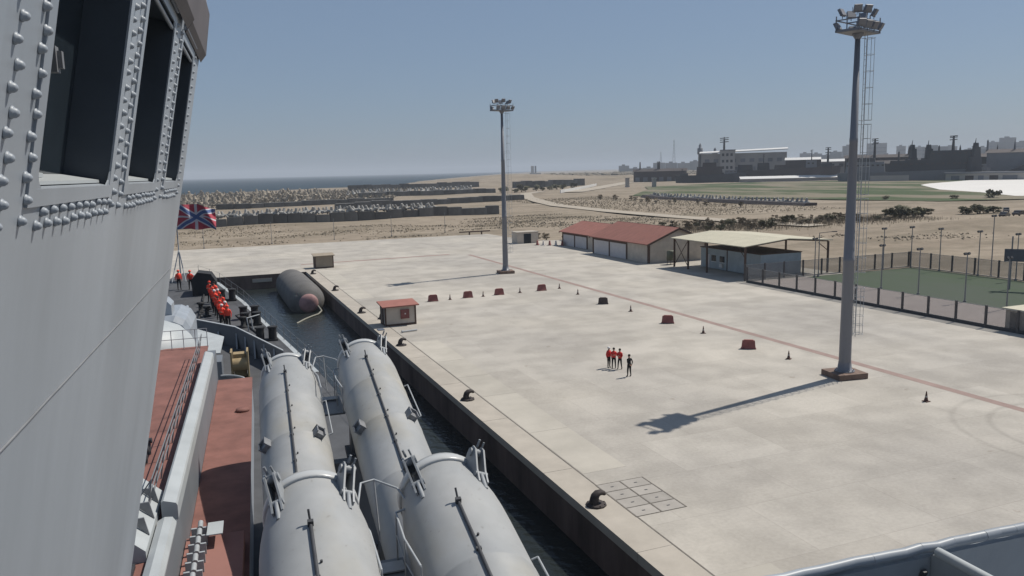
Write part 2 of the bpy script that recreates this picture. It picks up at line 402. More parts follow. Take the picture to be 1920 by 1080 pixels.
# ---- quay (L-shaped), coping slabs, paler slab strip
mb = MB()
poly = [(.0, -120), (56, -120), (56, 91.5), (73, 91.5), (73, 165), (56, 172), (54.5, 198), (-90, 198), (-90, 139.5), (0, 139.5)]
n = len(poly)
mb.add([(x, y, 0) for x, y in poly], [tuple(range(n))])
mb.cur = 1
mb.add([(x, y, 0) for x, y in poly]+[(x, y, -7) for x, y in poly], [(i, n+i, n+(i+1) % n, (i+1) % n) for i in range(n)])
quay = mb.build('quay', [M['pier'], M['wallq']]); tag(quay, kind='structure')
sheet = MB()
y = 8.0; k = 0
cops = []
while y < 139:
    l = 10.0
    mbb = MB(); mbb.add([(-.06, y+.02, .012), (1.7, y+.02, .012), (1.7, y+l-.02, .012), (-.06, y+l-.02, .012), (-.06, y+.02, -.45), (-.06, y+l-.02, -.45), (1.7, y+.02, -.01), (1.7, y+l-.02, -.01)],
        [(0, 1, 2, 3), (0, 3, 5, 4), (0, 4, 6, 1), (2, 7, 5, 3), (1, 6, 7, 2)])
    mbb.build('coping_slab', M['coping'], quay); y += l
y = 10.0
while y < 136:
    l = rnd.choice((6.0, 7.5, 9.0))
    if not (28 < y+l/2 < 38) and not (78 < y+l/2 < 90) and rnd.random() < .8:
        MB().bb(1.86, 4.55, y+.02, y+l-.02, -.02, .008).build('concrete_slab', M['slab'], quay)
    y += l
MB().bb(1.74, 1.82, 8, 139, -.02, .010).build('steel_rail', M['joint'], quay)
tag(MB().add([(32.85, -60, .006), (33.65, -60, .006), (33.65, 150, .006), (32.85, 150, .006)], [(0, 1, 2, 3)]).build('painted_line', M['line']), kind='structure')
tag(MB().add([(0.5, 150.6, .006), (30, 152.2, .006), (30, 153.6, .006), (.5, 152, .006)], [(0, 1, 2, 3)]).build('tyre_mark', M['joint'] if 0 else M['line']), kind='structure')
# ---- sports pitch ground
tag(MB().add([(56.02, -40, .004), (66, -40, .004), (66, 91.4, .004), (56.02, 91.4, .004)], [(0, 1, 2, 3)]).build('pitch_apron', M['apron']), kind='structure')
tag(MB().add([(66, -40, .02), (86.8, -40, .02), (86.8, 91.2, .02), (66, 91.2, .02)], [(0, 1, 2, 3)]).build('sports_pitch', M['turf']), kind='structure')
# ---- far fields, roads, paved yard
def sheetpoly(name, pts, z, m_):
    return tag(MB().add([(x, y, z) for x, y in pts], [tuple(range(len(pts)))]).build(name, m_), kind='structure')
sheetpoly('grass_field', [(222, 410), (300, 520), (345, 600), (470, 620), (560, 560), (600, 420), (480, 330), (372, 258), (322, 215), (262, 235), (246, 300), (226, 360)], .30, M['grassf'])
sheetpoly('paved_yard', [(446, 405), (476, 424), (585, 470), (640, 460), (640, 330), (330, 225), (320, 245), (350, 285), (375, 330)], .34, M['apronw'])
def ribbon(name, pts, wd, z, m_):
    vs = []
    for i, p in enumerate(pts):
        a = Vector(pts[max(0, i-1)]); b = Vector(pts[min(len(pts)-1, i+1)]); d = (b-a).normalized(); nn = Vector((-d.y, d.x))*wd/2; p = Vector(p)
        vs += [(p.x+nn.x, p.y+nn.y, z), (p.x-nn.x, p.y-nn.y, z)]
    return tag(MB().add(vs, [(2*i, 2*i+1, 2*i+3, 2*i+2) for i in range(len(pts)-1)]).build(name, m_), kind='structure')
ribbon('dirt_road', [(230, 560), (200, 520), (170, 445), (150, 380), (137, 330), (131, 270), (130, 225), (131, 195), (136, 165)], 8, .26, M['road'])
ribbon('dirt_road', [(236, 520), (290, 590), (345, 665), (560, 960), (800, 1290)], 16, .25, M['road'])

# ================================================================== SHIP
HD = R(3.8)
ship = thing('warship', 'large grey warship with slanted launch tubes lying beside the quay wall', 'warship', (CX, 0, 0), -HD)
CT = -5.7                                   # centreline (local x); local y runs forward, z is height over the quay
def hb(s):
    T = [(-70, 7), (-50, 9), (-20, 10.3), (35, 10.3), (47.8, 8.6), (60.5, 6.5), (70, 4.9), (78, 3.0), (83, .35)]
    for (a, b), (c, d) in zip(T, T[1:]):
        if s <= c: return b+(d-b)*(s-a)/(c-a)
    return .3
def dz(s): return 4.6 if s < 36 else 4.6+2.7*((s-36)/47)**2.1
def cx(s): return CT if s < 50 else CT-1.35*((s-50)/33)**1.3      # the bow as it lies
st = [-70, -50, -20, 10, 35, 41, 47.8, 54, 60.5, 66, 70, 74, 78, 81, 83]
mb = MB(); vs = []
for s_ in st:
    h, z = hb(s_), dz(s_); q = max(0, (s_-40)/43)
    for f, zz in ((1, z), (.93-.35*q, (z-2.4)/2+.2), (.86-.5*q, -2.4), (.7-.6*q, -5.5)):
        vs.append((cx(s_)+h*f, s_-(z-zz)*.55*q, zz))
    for f, zz in ((.7-.6*q, -5.5), (.86-.5*q, -2.4), (.93-.35*q, (z-2.4)/2+.2), (1, z)):
        vs.append((cx(s_)-h*f, s_-(z-zz)*.55*q, zz))
fs = [(j*8+i+1, j*8+i, (j+1)*8+i, (j+1)*8+i+1) for j in range(len(st)-1) for i in range(7)]
mb.add(vs, fs, False)
mb.add([vs[-8+i] for i in range(8)], [(7, 6, 5, 4, 3, 2, 1, 0)]); mb.add([vs[i] for i in range(8)], [tuple(range(8))])
mb.build('hull', M['hullm'], ship)
mb = MB(); vs = []
for s_ in st: vs += [(cx(s_)-hb(s_)+.02, s_, dz(s_)+.004), (cx(s_)+hb(s_)-.02, s_, dz(s_)+.004)]
mb.add(vs, [(2*j, 2*j+1, 2*j+3, 2*j+2) for j in range(len(st)-1)])
deck = mb.build('deck', M['deck'], ship)
# light waterway plates along the starboard deck edge and the edge rail
mb = MB()
for a, b in zip(st[6:], st[7:]):
    va = [(cx(a)+hb(a)-.35, a, dz(a)+.03), (cx(a)+hb(a)-.02, a, dz(a)+.03), (cx(b)+hb(b)-.02, b, dz(b)+.03), (cx(b)+hb(b)-.35, b, dz(b)+.03)]
    mb.add(va, [(0, 1, 2, 3)])
mb.build('deck_edge_plate', M['pale'], deck)
mb = MB(); s_ = 30.0; pts = [[], []]
while s_ < 82.5:
    x = cx(s_)+hb(s_)-.12
    mb.tube((x, s_, dz(s_)), (x, s_, dz(s_)+1.05), .02, n=5)
    for q, h in enumerate((.55, 1.05)): pts[q].append((x, s_, dz(s_)+h))
    s_ += 1.9
for p in pts: mb.path(p, .009, 4)
mb.build('deck_edge_rail', M['steel'], deck)

# ---- bridge block
WA = math.tan(R(11.5))
def WP(u, v, out_=0.0):                     # point on the leaning starboard wall: u forward, v height from the camera, out_ outwards
    return Vector((-.6+v*WA+out_*math.cos(R(11.5)), u, CH+v-out_*math.sin(R(11.5))))
WIN = [(.75, 2.04), (2.58, 3.77), (4.27, 5.40), (5.98, 6.88)]; V0, V1 = -.02, .94
U0, U1, VB, VT = -3.0, 7.5, -8.5, 1.75
mb = MB()
us = [U0]+[x for a in WIN for x in a]+[U1]; vv = [VB, V0, V1, VT]
def q4(a, b, c, d, o=0): mb.add([WP(a, c, o), WP(b, c, o), WP(b, d, o), WP(a, d, o)], [(0, 1, 2, 3)])
for i in range(len(us)-1):
    q4(us[i], us[i+1], VB, V0); q4(us[i], us[i+1], V1, VT)
    if i % 2 == 0: q4(us[i], us[i+1], V0, V1)
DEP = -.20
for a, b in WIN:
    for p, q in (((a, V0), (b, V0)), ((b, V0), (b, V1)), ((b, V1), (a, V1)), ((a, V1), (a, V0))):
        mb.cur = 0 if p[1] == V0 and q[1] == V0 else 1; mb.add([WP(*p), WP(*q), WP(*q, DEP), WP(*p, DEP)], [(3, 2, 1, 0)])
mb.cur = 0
# remaining faces of the block
PT = -10.6
c = [WP(U0, VB), WP(U1, VB), WP(U1, VT), WP(U0, VT)]
d = [(PT-.4, U0, CH+VB), (PT-.4, U1, CH+VB), (PT, U1, CH+VT), (PT, U0, CH+VT)]
vs = [*c, *d]
mb.add(vs, [(1, 5, 6, 2), (4, 0, 3, 7), (3, 2, 6, 7), (5, 4, 7, 6), (0, 4, 5, 1)])
bridge = mb.build('bridge', [M['ship'], mat('recess_shade_paint', (.062, .076, .094), .4, .15, 2)], ship)  # recess shade and a hint of blue reflection put into the colour
# bolted frames (proud plates with softened inner corners) and panes
for k, (a, b) in enumerate(WIN):
    mb = MB(); o1 = .008; wL, wR = .085, .085
    for (p, q, r_, s2) in ((a-wL, a, V0-.05, V1+.05), (b, b+wR, V0-.05, V1+.05)):
        mb.extr([WP(p, r_), WP(q, r_), WP(q, s2), WP(p, s2)], WP(0, 0, o1)-WP(0, 0))
    for (r_, s2) in ((V0-.05, V0), (V1, V1+.05)):
        mb.extr([WP(a, r_), WP(b, r_), WP(b, s2), WP(a, s2)], WP(0, 0, o1)-WP(0, 0))
    e = .06
    for (uu, su) in ((a, 1), (b, -1)):
        for (v_, sv) in ((V0, 1), (V1, -1)):
            cor = [WP(uu, v_), WP(uu+su*e, v_), WP(uu+su*e*.35, v_+sv*e*.35), WP(uu, v_+sv*e)]
            if su*sv < 0: cor.reverse()
            mb.extr(cor, WP(0, 0, o1-.002)-WP(0, 0))
    wn = mb.build('window_frame', M['ship'], bridge)
    # inner sill lip, two glass leaves, mullion and latch
    mid = a+(b-a)*.52
    MB().extr([WP(a+.02, V0+.015, DEP+.002), WP(mid-.01, V0+.015, DEP+.002), WP(mid-.01, V1-.01, DEP+.002), WP(a+.02, V1-.01, DEP+.002)], WP(0, 0, -.02)-WP(0, 0)).build('window_pane', M['room2'], bridge)
    MB().extr([WP(mid, V0+.015, DEP+.03), WP(b-.005, V0+.015, DEP+.03), WP(b-.005, V1-.01, DEP+.03), WP(mid, V1-.01, DEP+.03)], WP(0, 0, -.02)-WP(0, 0)).build('window_pane', M['room'], bridge)
    mb = MB()
    p = WP(b-.52, .40, DEP+.06); mb.box(p, (.03, .05, .09)); mb.box(p+Vector((.02, .01, 0)), (.02, .03, .06))
    mb.build('window_latch', M['steel'], bridge)
    mb = MB()
    mb.extr([WP(a+.01, V0+.004, DEP+.035), WP(b-.01, V0+.004, DEP+.035), WP(b-.01, V0+.004, -.03), WP(a+.01, V0+.004, -.03)], (0, 0, .012)); mb.extr([WP(a+.01, V0+.017, DEP+.04), WP(a+(b-a)*.42, V0+.017, DEP+.04), WP(a+(b-a)*.42, V0+.017, -.09), WP(a+.01, V0+.017, -.09)], (0, 0, .014))
    mb.build('window_sill_tray', M['pale'], bridge)  # paler than the wall: sunlight on the sill put into its colour
    mb = MB()
    mb.tube(WP(a, V1-.03, -.01), WP(b, V1-.03, -.01), .012, n=6); mb.tube(WP(a, V1+.075, .012), WP(b, V1+.075, .012), .016, n=6)
    mb.tube(WP(a, V1+.12, .008), WP(b, V1+.12, .008), .010, n=6)
    mb.build('window_top_rail', M['ship'], bridge)
# dome-headed rivets, each its own piece sharing one mesh
mb = MB(); mb.lathe([(0, .0165), (.004, .0165), (.006, .0135), (.013, .0115), (.018, .007), (.020, .0)], 12)
rmesh = mb.mesh('rivet', M['ship'])
RQ = Vector((math.cos(R(11.5)), 0, -math.sin(R(11.5)))).to_track_quat('Z', 'Y').to_euler()
nriv = 0
def rivet(u, v, k=1.0):
    global nriv
    o = obj('rivet', rmesh, bridge, WP(u, v, .001), RQ); o.scale = (k, k, k); nriv += 1
cols = [(2.255, 1), (2.475, 1), (3.895, 1), (4.09, 1), (5.51, 1), (5.82, 1), (6.99, 1)]
for u, _ in cols:
    k = 0; v = -.12+.02*rnd.random()
    while v < 1.0:
        rivet(u+(.022 if k % 2 else -.012)+rnd.uniform(-.004, .004), v+rnd.uniform(-.004, .004), rnd.uniform(.92, 1.05)); v += .0565; k += 1
for a, b in WIN[1:]:
    u = a+.05; k = 0
    while u < b+.02:
        rivet(u, -.128+rnd.uniform(-.004, .004)); rivet(u+.06, -.088+rnd.uniform(-.004, .004)); u += .125
# weld seam under the windows
mb = MB(); pts = [WP(U0+.1+i*.25, -.765+rnd.uniform(-.002, .002), .002) for i in range(43)]
mb.path([tuple(p) for p in pts if p.y < U1-.02], .0045, 6); mb.build('weld_seam', M['steel'], bridge)
# brow over the windows in two lengths
for (a, b, o_) in ((-2.9, 5.85, .035), (5.98, 7.53, .015)):
    mb = MB()
    prof = [(1.10, .002), (1.02, o_*.75), (.99, o_), (1.06, o_+.035), (1.40, o_+.02), (1.48, .002)]
    mb.extr([WP(a, v, x) for v, x in prof], (0, b-a, 0))
    mb.build('window_brow', mat('brow_paint', (.11, .095, .095), .6, .15, 1.5), bridge)
# bridge wing: floor, front bulwark with rolled rim and a flanged bracket
mb = MB(); BS, BZ = 1.40, CH-.925
mb.bb(-1.2, 4.6, -2.5, BS+.06, CH-2.12, CH-2.0); wing = mb.build('bridge_wing', M['ship'], ship)
mb = MB(); mb.bb(-.72, 4.6, BS, BS+.02, CH-2.0, BZ-.02); mb.build('wing_bulwark', mat('bulwark_inner_paint', (.26, .285, .31), .5, .15, 2, bump=.1), wing)
mb = MB(); nseg = 110
pts = [(-.7+5.3*i/nseg, BS+.01+rnd.uniform(-.002, .002)+.004*math.sin(i*.21), BZ+rnd.uniform(-.0025, .0025)+.005*math.sin(i*.13)) for i in range(nseg+1)]
mb.path(pts, .013, 8); mb.build('bulwark_rim', M['ship'], wing)
# side partition running aft from the bulwark, pale rolled edge on top
mb = MB(); mb.bb(1.49, 1.505, -2.2, BS-.002, CH-2.0, BZ-.012); br_ = mb.build('wing_partition', mat('bulwark_inner_paint', (0, 0, 0)), wing)
mb = MB(); mb.path([(1.498, BS-.012-.16*i, BZ-.004+.002*math.sin(i*2.1)) for i in range(14)], .0125, 8); mb.build('partition_edge', M['pale'], br_)
for i in range(9):
    x = .98+.06*i+rnd.uniform(0, .02); MB().box((x, BS-.006, BZ-.05-rnd.random()*.04), (.006+.008*rnd.random(), .01, .02+.02*rnd.random()), 0, R(20)).build('rim_clip', M['dark'], wing)
mb = MB(); mb.box((1.06, BS-.02, BZ-.11), (.05, .03, .05)); mb.tube((1.05, BS-.02, BZ-.10), (1.19, BS-.03, BZ-.10), .007); mb.build('lashing_cleat', M['dark'], wing)

# ---- superstructure ahead of and below the bridge
mb = MB(); mb.bb(-8.9, -2.9, 9, 42.5, dz(0)-.02, 7.96); mb.build('deckhouse', M['ship'], ship)
mb = MB(); mb.bb(-8.95, -2.86, 9, 42.5, 7.97, 8.0); roof1 = mb.build('deckhouse_roof', M['red'], ship)
# thick bulwark on the roof edge: sloping pale cap and grey outer side
mb = MB(); mb.extr([(-2.80, 20.6, 8.0), (-2.42, 20.6, 8.0), (-2.42, 20.6, 8.36), (-2.45, 20.6, 8.43), (-2.74, 20.6, 8.52), (-2.80, 20.6, 8.48)], (0, 18.0, 0))
mb.build('roof_bulwark', M['pale'], ship)
mb = MB(); mb.bb(-2.85, -2.45, 9, 41.2, 4.6, 7.995); mb.build('side_casing', M['hullm'], ship)
mb = MB(); mb.extr([(-2.86, 12, 8.0), (-2.44, 12, 8.0), (-2.44, 12, 8.06), (-2.52, 12, 8.20), (-2.7, 12, 8.22), (-2.86, 12, 8.14)], (0, 8.3, 0)); mb.build('roof_bulwark', M['pale'], ship)
mb = MB(); mb.bb(-2.44, -.86, 9, 41, 4.6, 6.47); mb.build('side_house', M['ship'], ship)
mb = MB(); mb.bb(-2.44, -.82, 9, 41, 6.475, 6.5); mb.build('side_house_roof', M['red'], ship)
mb = MB(); mb.bb(-2.42, -.95, 9, 21.9, 6.5, 6.86); mb.build('raised_roof_hatch', mat('sunlit_red_paint', (.27, .13, .108), .85, .1, .6), ship)  # lighter red: sunlight on the raised hatch put into the colour
# railings along the inside of the bulwark
mb = MB()
for i in range(13):
    s_ = 20.5+i*1.6; mb.tube((-3.15, s_, 8.0), (-2.95, s_, 9.15), .022, n=5)
for h in (.45, .8, 1.15): mb.tube((-3.15+.2*h/1.15, 20.5, 8+h), (-3.15+.2*h/1.15, 39.7, 8+h), .018, n=5)
mb.path([(-2.95, 20.5, 9.15), (-3.35, 20.5, 8.6), (-3.35, 20.5, 8.0)], .018, 5)
mb.build('roof_railing', M['steel'], ship)
mb = MB()
for i in range(8): mb.tube((-6.8+i*.56, 42.2, 8.0), (-6.8+i*.56, 42.2, 8.95), .02, n=5)
for h in (.5, .95): mb.tube((-6.8, 42.2, 8+h), (-2.88, 42.2, 8+h), .018, n=5)
mb.build('front_railing', M['rail'], ship)
# ribbed locker with gusset fins and a bolted seam
mb = MB(); mb.extr([(-4.3, 18.4, 8.0), (-2.90, 18.4, 8.0), (-2.90, 18.4, 8.25), (-3.38, 18.4, 8.7), (-4.3, 18.4, 8.7)], (0, 3.6, 0)); lk = mb.build('roof_locker', M['pale'], ship)
for i in range(3):
    s_ = 19.2+i*.95; MB().extr([(-3.34, s_, 8.7), (-2.91, s_, 8.28), (-3.0, s_, 8.72)], (0, .05, 0)).build('gusset', M['steel'], lk)
for i in range(16): MB().box((-3.5, 18.6+i*.21, 8.71), (.07, .07, .03)).build('bolt', M['dark'], lk)
mb = MB(); mb.bb(-4.3, -3.1, 17.0, 18.2, 8.0, 8.10); h_ = mb.build('roof_hatch', M['dark'], ship); MB().bb(-4.2, -3.2, 17.1, 18.05, 8.1, 8.13).build('hatch_lid', M['red'], h_)
# pipe rack with a pale plate between bulwark and side house
mb = MB()
for x in (-2.22, -1.95): mb.tube((x, 18.6, 6.9), (x, 22.0, 6.9), .05, n=8)
for i in range(7):
    s_ = 18.8+i*.5; mb.bb(-2.28, -1.85, s_, s_+.07, 6.5, 7.15); mb.tube((-2.05, s_, 7.15), (-2.05, s_+.28, 7.2), .07, n=8)
rk = mb.build('pipe_rack', M['rail'], ship)
MB().bb(-1.85, -1.45, 21.1, 21.9, 7.2, 7.23).build('signal_plate', M['pale'], rk)
mb = MB()
for s_ in (25.2, 26.0): 
    for q in (-.2, .12): mb.tube((-3.85+q, s_, 8.0), (-3.85+q, s_+.1, 8.4), .06, n=8); mb.tube((-3.85+q-.08, s_+.1, 8.4), (-3.85+q+.1, s_+.1, 8.42), .09, n=8)
mb.build('roof_vent_pipe', M['dark'], ship)
mb = MB(); mb.lathe([(0, 0), (0, .28), (.1, .28), (.1, .0)], 12, o=(-1.2, 35, 6.5)); mb.build('deck_socket', M['red'], ship)

# ---- gun house with round back, side cheek, roof box and pale dome screen behind it
mb = MB(); prof = [(-2.35, 0), (-2.35, 2.9), (-2.1, 3.35), (-1.6, 3.6), (1.6, 3.6), (2.1, 3.35), (2.35, 2.9), (2.35, 0)]
def ring(s_, k, zk): return [(CT-.65+x*k, s_, 5.0+z*zk*1.1) for x, z in prof]
GX = -.65
secs = [ring(46.6, .93, .93), ring(46.9, 1, 1), ring(51, 1, 1), ring(53.5, .8, .72), ring(54.3, .55, .4)]
vs = [p for s in secs for p in s]; n = len(prof)
mb.add(vs, [(j*n+i, j*n+i+1, (j+1)*n+i+1, (j+1)*n+i) for j in range(4) for i in range(n-1)]); mb.add(secs[0], [tuple(range(n))]); mb.add(secs[-1], [tuple(reversed(range(n)))])
gun = mb.build('gun_house', M['ship'], ship)
MB().extr([(CT-.7, 47.2, 8.8), (CT+.75, 47.2, 8.8), (CT+.75, 47.2, 9.5), (CT+.5, 47.2, 9.8), (CT-.4, 47.2, 9.8), (CT-.7, 47.2, 9.6)], (0, 1.6, 0)).build('gun_sight_box', M['ship'], gun)
mb = MB()
for q in (-.55, .55): mb.tube((CT+q, 53, 7.0), (CT+q, 59, 7.6), .14, .1, n=10)
mb.build('gun_barrel', M['ship'], gun)
mb = MB(); mb.lathe([(0, 2.75), (.5, 2.7), (1.0, 2.45), (1.5, 2.0), (1.85, 1.25), (1.98, .0)], 40, o=(CT-.6, 44.6, 7.2))
mb.build('gun_screen_dome', M['pale'], ship)
mb = MB(); mb.bb(CT-2.9, CT+2.2, 42.52, 46.4, 4.7, 7.19); mb.build('gun_barbette', M['ship'], ship)
# ---- breakwater with ribs and a pale cap
bw = [(-5.7, 60.2), (-4.4, 58.6), (-2.0, 56.0), (.9, 48.6)]
mb = MB(); cap = MB()
zt = [6.7, 6.6, 6.4, 6.05]
for (a, za), (b, zb) in zip(zip(bw, zt), list(zip(bw, zt))[1:]):
    mb.extr([(a[0], a[1], dz(a[1])), (b[0], b[1], dz(b[1])), (b[0], b[1], zb), (a[0], a[1], za)], (0, .08, 0))
    cap.extr([(a[0], a[1]-.1, za), (b[0], b[1]-.1, zb), (b[0], b[1]+.25, zb), (a[0], a[1]+.25, za)], (0, 0, .05))
    wq = 2*CT
    mb.extr([(wq-a[0], a[1], dz(a[1])), (wq-b[0], b[1], dz(b[1])), (wq-b[0], b[1], zb), (wq-a[0], a[1], za)], (0, .08, 0))
bwo = mb.build('breakwater', M['hullm'], ship); cap.build('breakwater_cap', M['rail'], bwo)
for i in range(7):
    k = i/6; a, b = (bw[1], bw[2]) if i < 2 else (bw[2], bw[3]); kk = (i*.5) if i < 2 else (i-2)/5
    x, y = a[0]+(b[0]-a[0])*kk, a[1]+(b[1]-a[1])*kk-.12
    MB().extr([(x, y, dz(y)+.01), (x, y-.7, dz(y)+.01), (x, y-.1, 6.0), (x, y, 6.0)], (.1, 0, 0)).build('rib', M['rail'], bwo)
MB().extr([(-4.8, 47.5, 6.55), (-2.6, 47.5, 6.45), (-2.6, 53.0, 6.35), (-4.6, 56.0, 6.5)], (0, 0, .06)).build('splash_plate', M['pale'], bwo)
# cable reel box, curved coaming and deck fittings abaft the breakwater
mb = MB(); mb.bb(-1.95, -1.25, 48.2, 48.9, 4.8, 6.2); mb.tube((-2.0, 48.1, 5.6), (-1.2, 48.1, 5.6), .38, n=14); mb.bb(-2.1, -2.0, 47.8, 49, 4.7, 6.4); mb.bb(-1.2, -1.1, 47.8, 49, 4.7, 6.4)
mb.build('cable_reel', M['ochre'], ship)
mb = MB()
pts = [(-2.4+1.25*math.sin(t), 41.1+1.6*math.cos(t), 6.3) for t in [i*math.pi/20 for i in range(11)]]
for a, b in zip(pts, pts[1:]): mb.extr([(a[0], a[1], 4.7), (b[0], b[1], 4.7), b, a], (.05, .05, 0))
cm = mb.build('curved_coaming', M['hullm'], ship); MB().path(pts, .06, 6).build('coaming_rim', M['rail'], cm)
mb = MB(); mb.bb(-3.4, -2.45, 45.2, 47.0, 4.7, 6.5); mb.build('ready_locker', M['hullm'], ship)
# mooring fairleads, bitts, covered winch on the foredeck
def bitts(s_, t_, parent):
    mb = MB(); z = dz(s_)
    mb.bb(t_-.75, t_+.75, s_-.35, s_+.35, z, z+.12)
    for q in (-.42, .42): mb.tube((t_+q, s_, z+.1), (t_+q, s_, z+.9), .28, n=14); mb.tube((t_+q, s_, z+.9), (t_+q, s_, z+1.0), .34, n=14)
    return mb.build('mooring_bitts', M['tarp'], parent)
for s_, off in ((71.0, 1.2), (64.2, .9), (62.0, 1.2), (57.0, 1.2)): bitts(s_, cx(s_)+hb(s_)-off, ship)
mb = MB(); mb.extr([(-5.9, 73.5, dz(73)), (-4.0, 73.5, dz(73)), (-3.9, 73.5, dz(73)+1.2), (-4.3, 73.5, dz(73)+1.9), (-5.4, 73.5, dz(73)+2.1), (-5.9, 73.5, dz(73)+1.5)], (0, 2.2, 0)); mb.build('covered_winch', M['tarp'], ship)
mb = MB()
for (a, b) in (((-4.9, 62.5), (-5.0, 74.0)), ((-2.9, 60.5), (-4.3, 63.5)), ((-4.2, 68), (-4.8, 69))): mb.tube((a[0], a[1], dz(a[1])+.08), (b[0], b[1], dz(b[1])+.08), .09, n=6)
mb.path([(-.6, 59.0, dz(59)+.06), (-1.6, 63, dz(63)+.06), (-2.2, 65.5, dz(65)+.06), (-1.0, 66.4, dz(66)+.06), (-.4, 64, dz(64)+.06)], .07, 6)
mb.build('mooring_hawser', M['tarp'], ship)
for (s_, t_) in ((67.5, -4.9), (61.5, -1.6), (66, -4.35)):
    mb = MB(); z = dz(s_); mb.lathe([(0, .34), (.1, .34), (.14, .18), (.62, .16), (.7, .3), (.82, .28), (.86, 0)], 12, o=(t_, s_, z)); mb.build('capstan', M['tarp'], ship)
mb = MB(); z = dz(58)
for t_ in (-1.2, -.9): mb.tube((t_, 60.2, dz(60)), (t_-.1, 60.2, dz(60)+1.0), .04); 
mb.tube((-1.3, 60.2, dz(60)+1), (-.4, 60.8, dz(60)+1.1), .04); mb.build('cable_stopper', M['rail'], ship)
# jackstaff and jack
SB = 80.6; z = dz(SB); JX = cx(SB)-.45
mb = MB(); mb.tube((JX, SB, z), (JX, SB, z+7.7), .07, .04, n=8)
for q in (-1, 1): mb.tube((JX+q*.6, SB-2.2, z), (JX, SB, z+2.8), .045, n=6)
staff = mb.build('jackstaff', M['rail'], ship)
mb = MB(); nx, ny = 28, 12; FWD, FH = 3.6, 2.4; vs = []; uvs = []
for j in range(ny+1):
    for i in range(nx+1):
        a, b = i/nx, j/ny
        vs.append((FWD*a*.96, .42*math.sin(a*11+b*3.4)*a**.5+.2*math.sin(a*23+b*7)*a, FH*(b-1)*(1-.12*a)-.5*a*a+.16*math.sin(a*9+b*3)*a)); uvs.append((a, b))
fs = [(j*(nx+1)+i, j*(nx+1)+i+1, (j+1)*(nx+1)+i+1, (j+1)*(nx+1)+i) for j in range(ny) for i in range(nx)]
mb.add(vs, fs, True); fo = mb.build('naval_jack', M['flag'], staff, (JX+.05, SB, z+7.1))
uvl = fo.data.uv_layers.new(name='UVMap')
for lp in fo.data.loops: uvl.data[lp.index].uv = uvs[lp.vertex_index]

# ---- launch tubes
EL = R(11)
TUBES = [(3.22, 28.1, 9.84), (.61, 28.6, 9.47), (3.22, 15.4, 9.96), (.60, 15.1, 10.09)]
LEN = 11.9
def along(y, ang, rr):                      # tube-local point: ang measured from the top towards starboard
    return Vector((math.sin(ang)*rr, y, math.cos(ang)*rr))
mb = MB(); mb.lathe([(-LEN-.25, 0), (-LEN-.2, .7), (-LEN, .93), (-9.02, .982), (-9.0, .990), (-8.95, .990), (-8.93, .982), (-6.02, 1.0), (-6.0, 1.008), (-5.95, 1.008), (-5.93, 1.0), (-3.52, 1.0), (-3.5, 1.008), (-3.45, 1.008), (-3.43, 1.0), (-1.9, 1.0), (-1.5, .992), (-1.1, .965), (-.75, .92), (-.45, .875), (-.26, .85)], 48, 'y')
shell_me = mb.mesh('launch_tube', M['tube'])
mb = MB(); mb.lathe([(-.27, .84), (-.27, .885), (-.23, .905), (-.08, .905), (-.05, .885), (-.05, .84)], 48, 'y'); ring_me = mb.mesh('lid_ring', mat('ring_paint', (.45, .46, .46), .28, .05, 2))
mb = MB(); mb.lathe([(-.06, .86), (.05, .85), (.16, .74), (.24, .5), (.28, .25), (.29, 0)], 40, 'y'); lid_me = mb.mesh('lid', M['tube'])
mb = MB(); yy = -1.95; pr = None
while yy > -LEN+.3:
    y2 = yy-1.42; a0 = R(-6); p, q = along(yy, a0, 1.03), along(y2, a0+R(rnd.uniform(-.4, .4)), 1.03)
    mb.tube(p, q, .033, n=6); mb.box(along(y2+.03, a0, 1.02), (.09, .06, .06)); mb.tube(along(y2+.4, a0+R(5), .99), along(y2+.4, a0+R(5), 1.04), .022, n=6)
    yy = y2
mb.box(along(-1.95, R(-6), 1.04), (.10, .08, .11)); mb.tube(along(-1.95, R(-6), 1.0), along(-1.8, R(-6), 1.22), .02)
cond_me = mb.mesh('cable_conduit', M['dark'])
# lid hinge: two cheek plates with a hub and an arm to the ring
mb = MB()
for q in (-.09, .09):
    mb.extr([(q-.018, -.85, -.03), (q-.018, .10, -.06), (q-.018, .14, .14), (q-.018, .03, .36), (q-.018, -.12, .38), (q-.018, -.55, .16), (q-.018, -.85, .08)], (.036, 0, 0))
mb.tube((-.15, -.03, .24), (.15, -.03, .24), .085, n=12); mb.tube((-.13, -.6, .08), (.13, -.6, .08), .06, n=10)
mb.tube((0, -.6, .1), (0, -1.05, .03), .045, n=8); mb.box((0, .08, .04), (.14, .14, .22)); mb.tube((-.02, .0, .36), (-.02, .02, .52), .025); mb.tube((.09, .0, .36), (.09, .02, .48), .02)
hinge_me = mb.mesh('lid_hinge', mat('hinge_paint', (.25, .265, .28), .5, .15, 4))
mb = MB(); mb.extr([(-.17, -.22, -.06), (.17, -.22, -.06), (.17, .16, -.06), (-.17, .16, -.06)], (0, 0, .20)); mb.bb(-.2, .2, .12, .2, -.06, .24); mb.bb(-.2, -.15, -.25, .2, -.04, .24); mb.bb(.15, .2, -.25, .2, -.04, .24)
brk_me = mb.mesh('lifting_bracket', M['steel'])
mb = MB()
for yy in (-3.2, -9.4): mb.box((0, yy, -1.25), (1.7, .5, .95)); mb.box((0, yy, -1.75), (2.0, .7, .12))
cra_me = mb.mesh('tube_cradle', M['hullm'])
mb = MB(); mb.path([(0, -3.0, .02), (0, -3.0, .14), (0, -5.2, .14), (0, -5.2, .02)], .02, 6); han_me = mb.mesh('grab_rail', M['rail'])
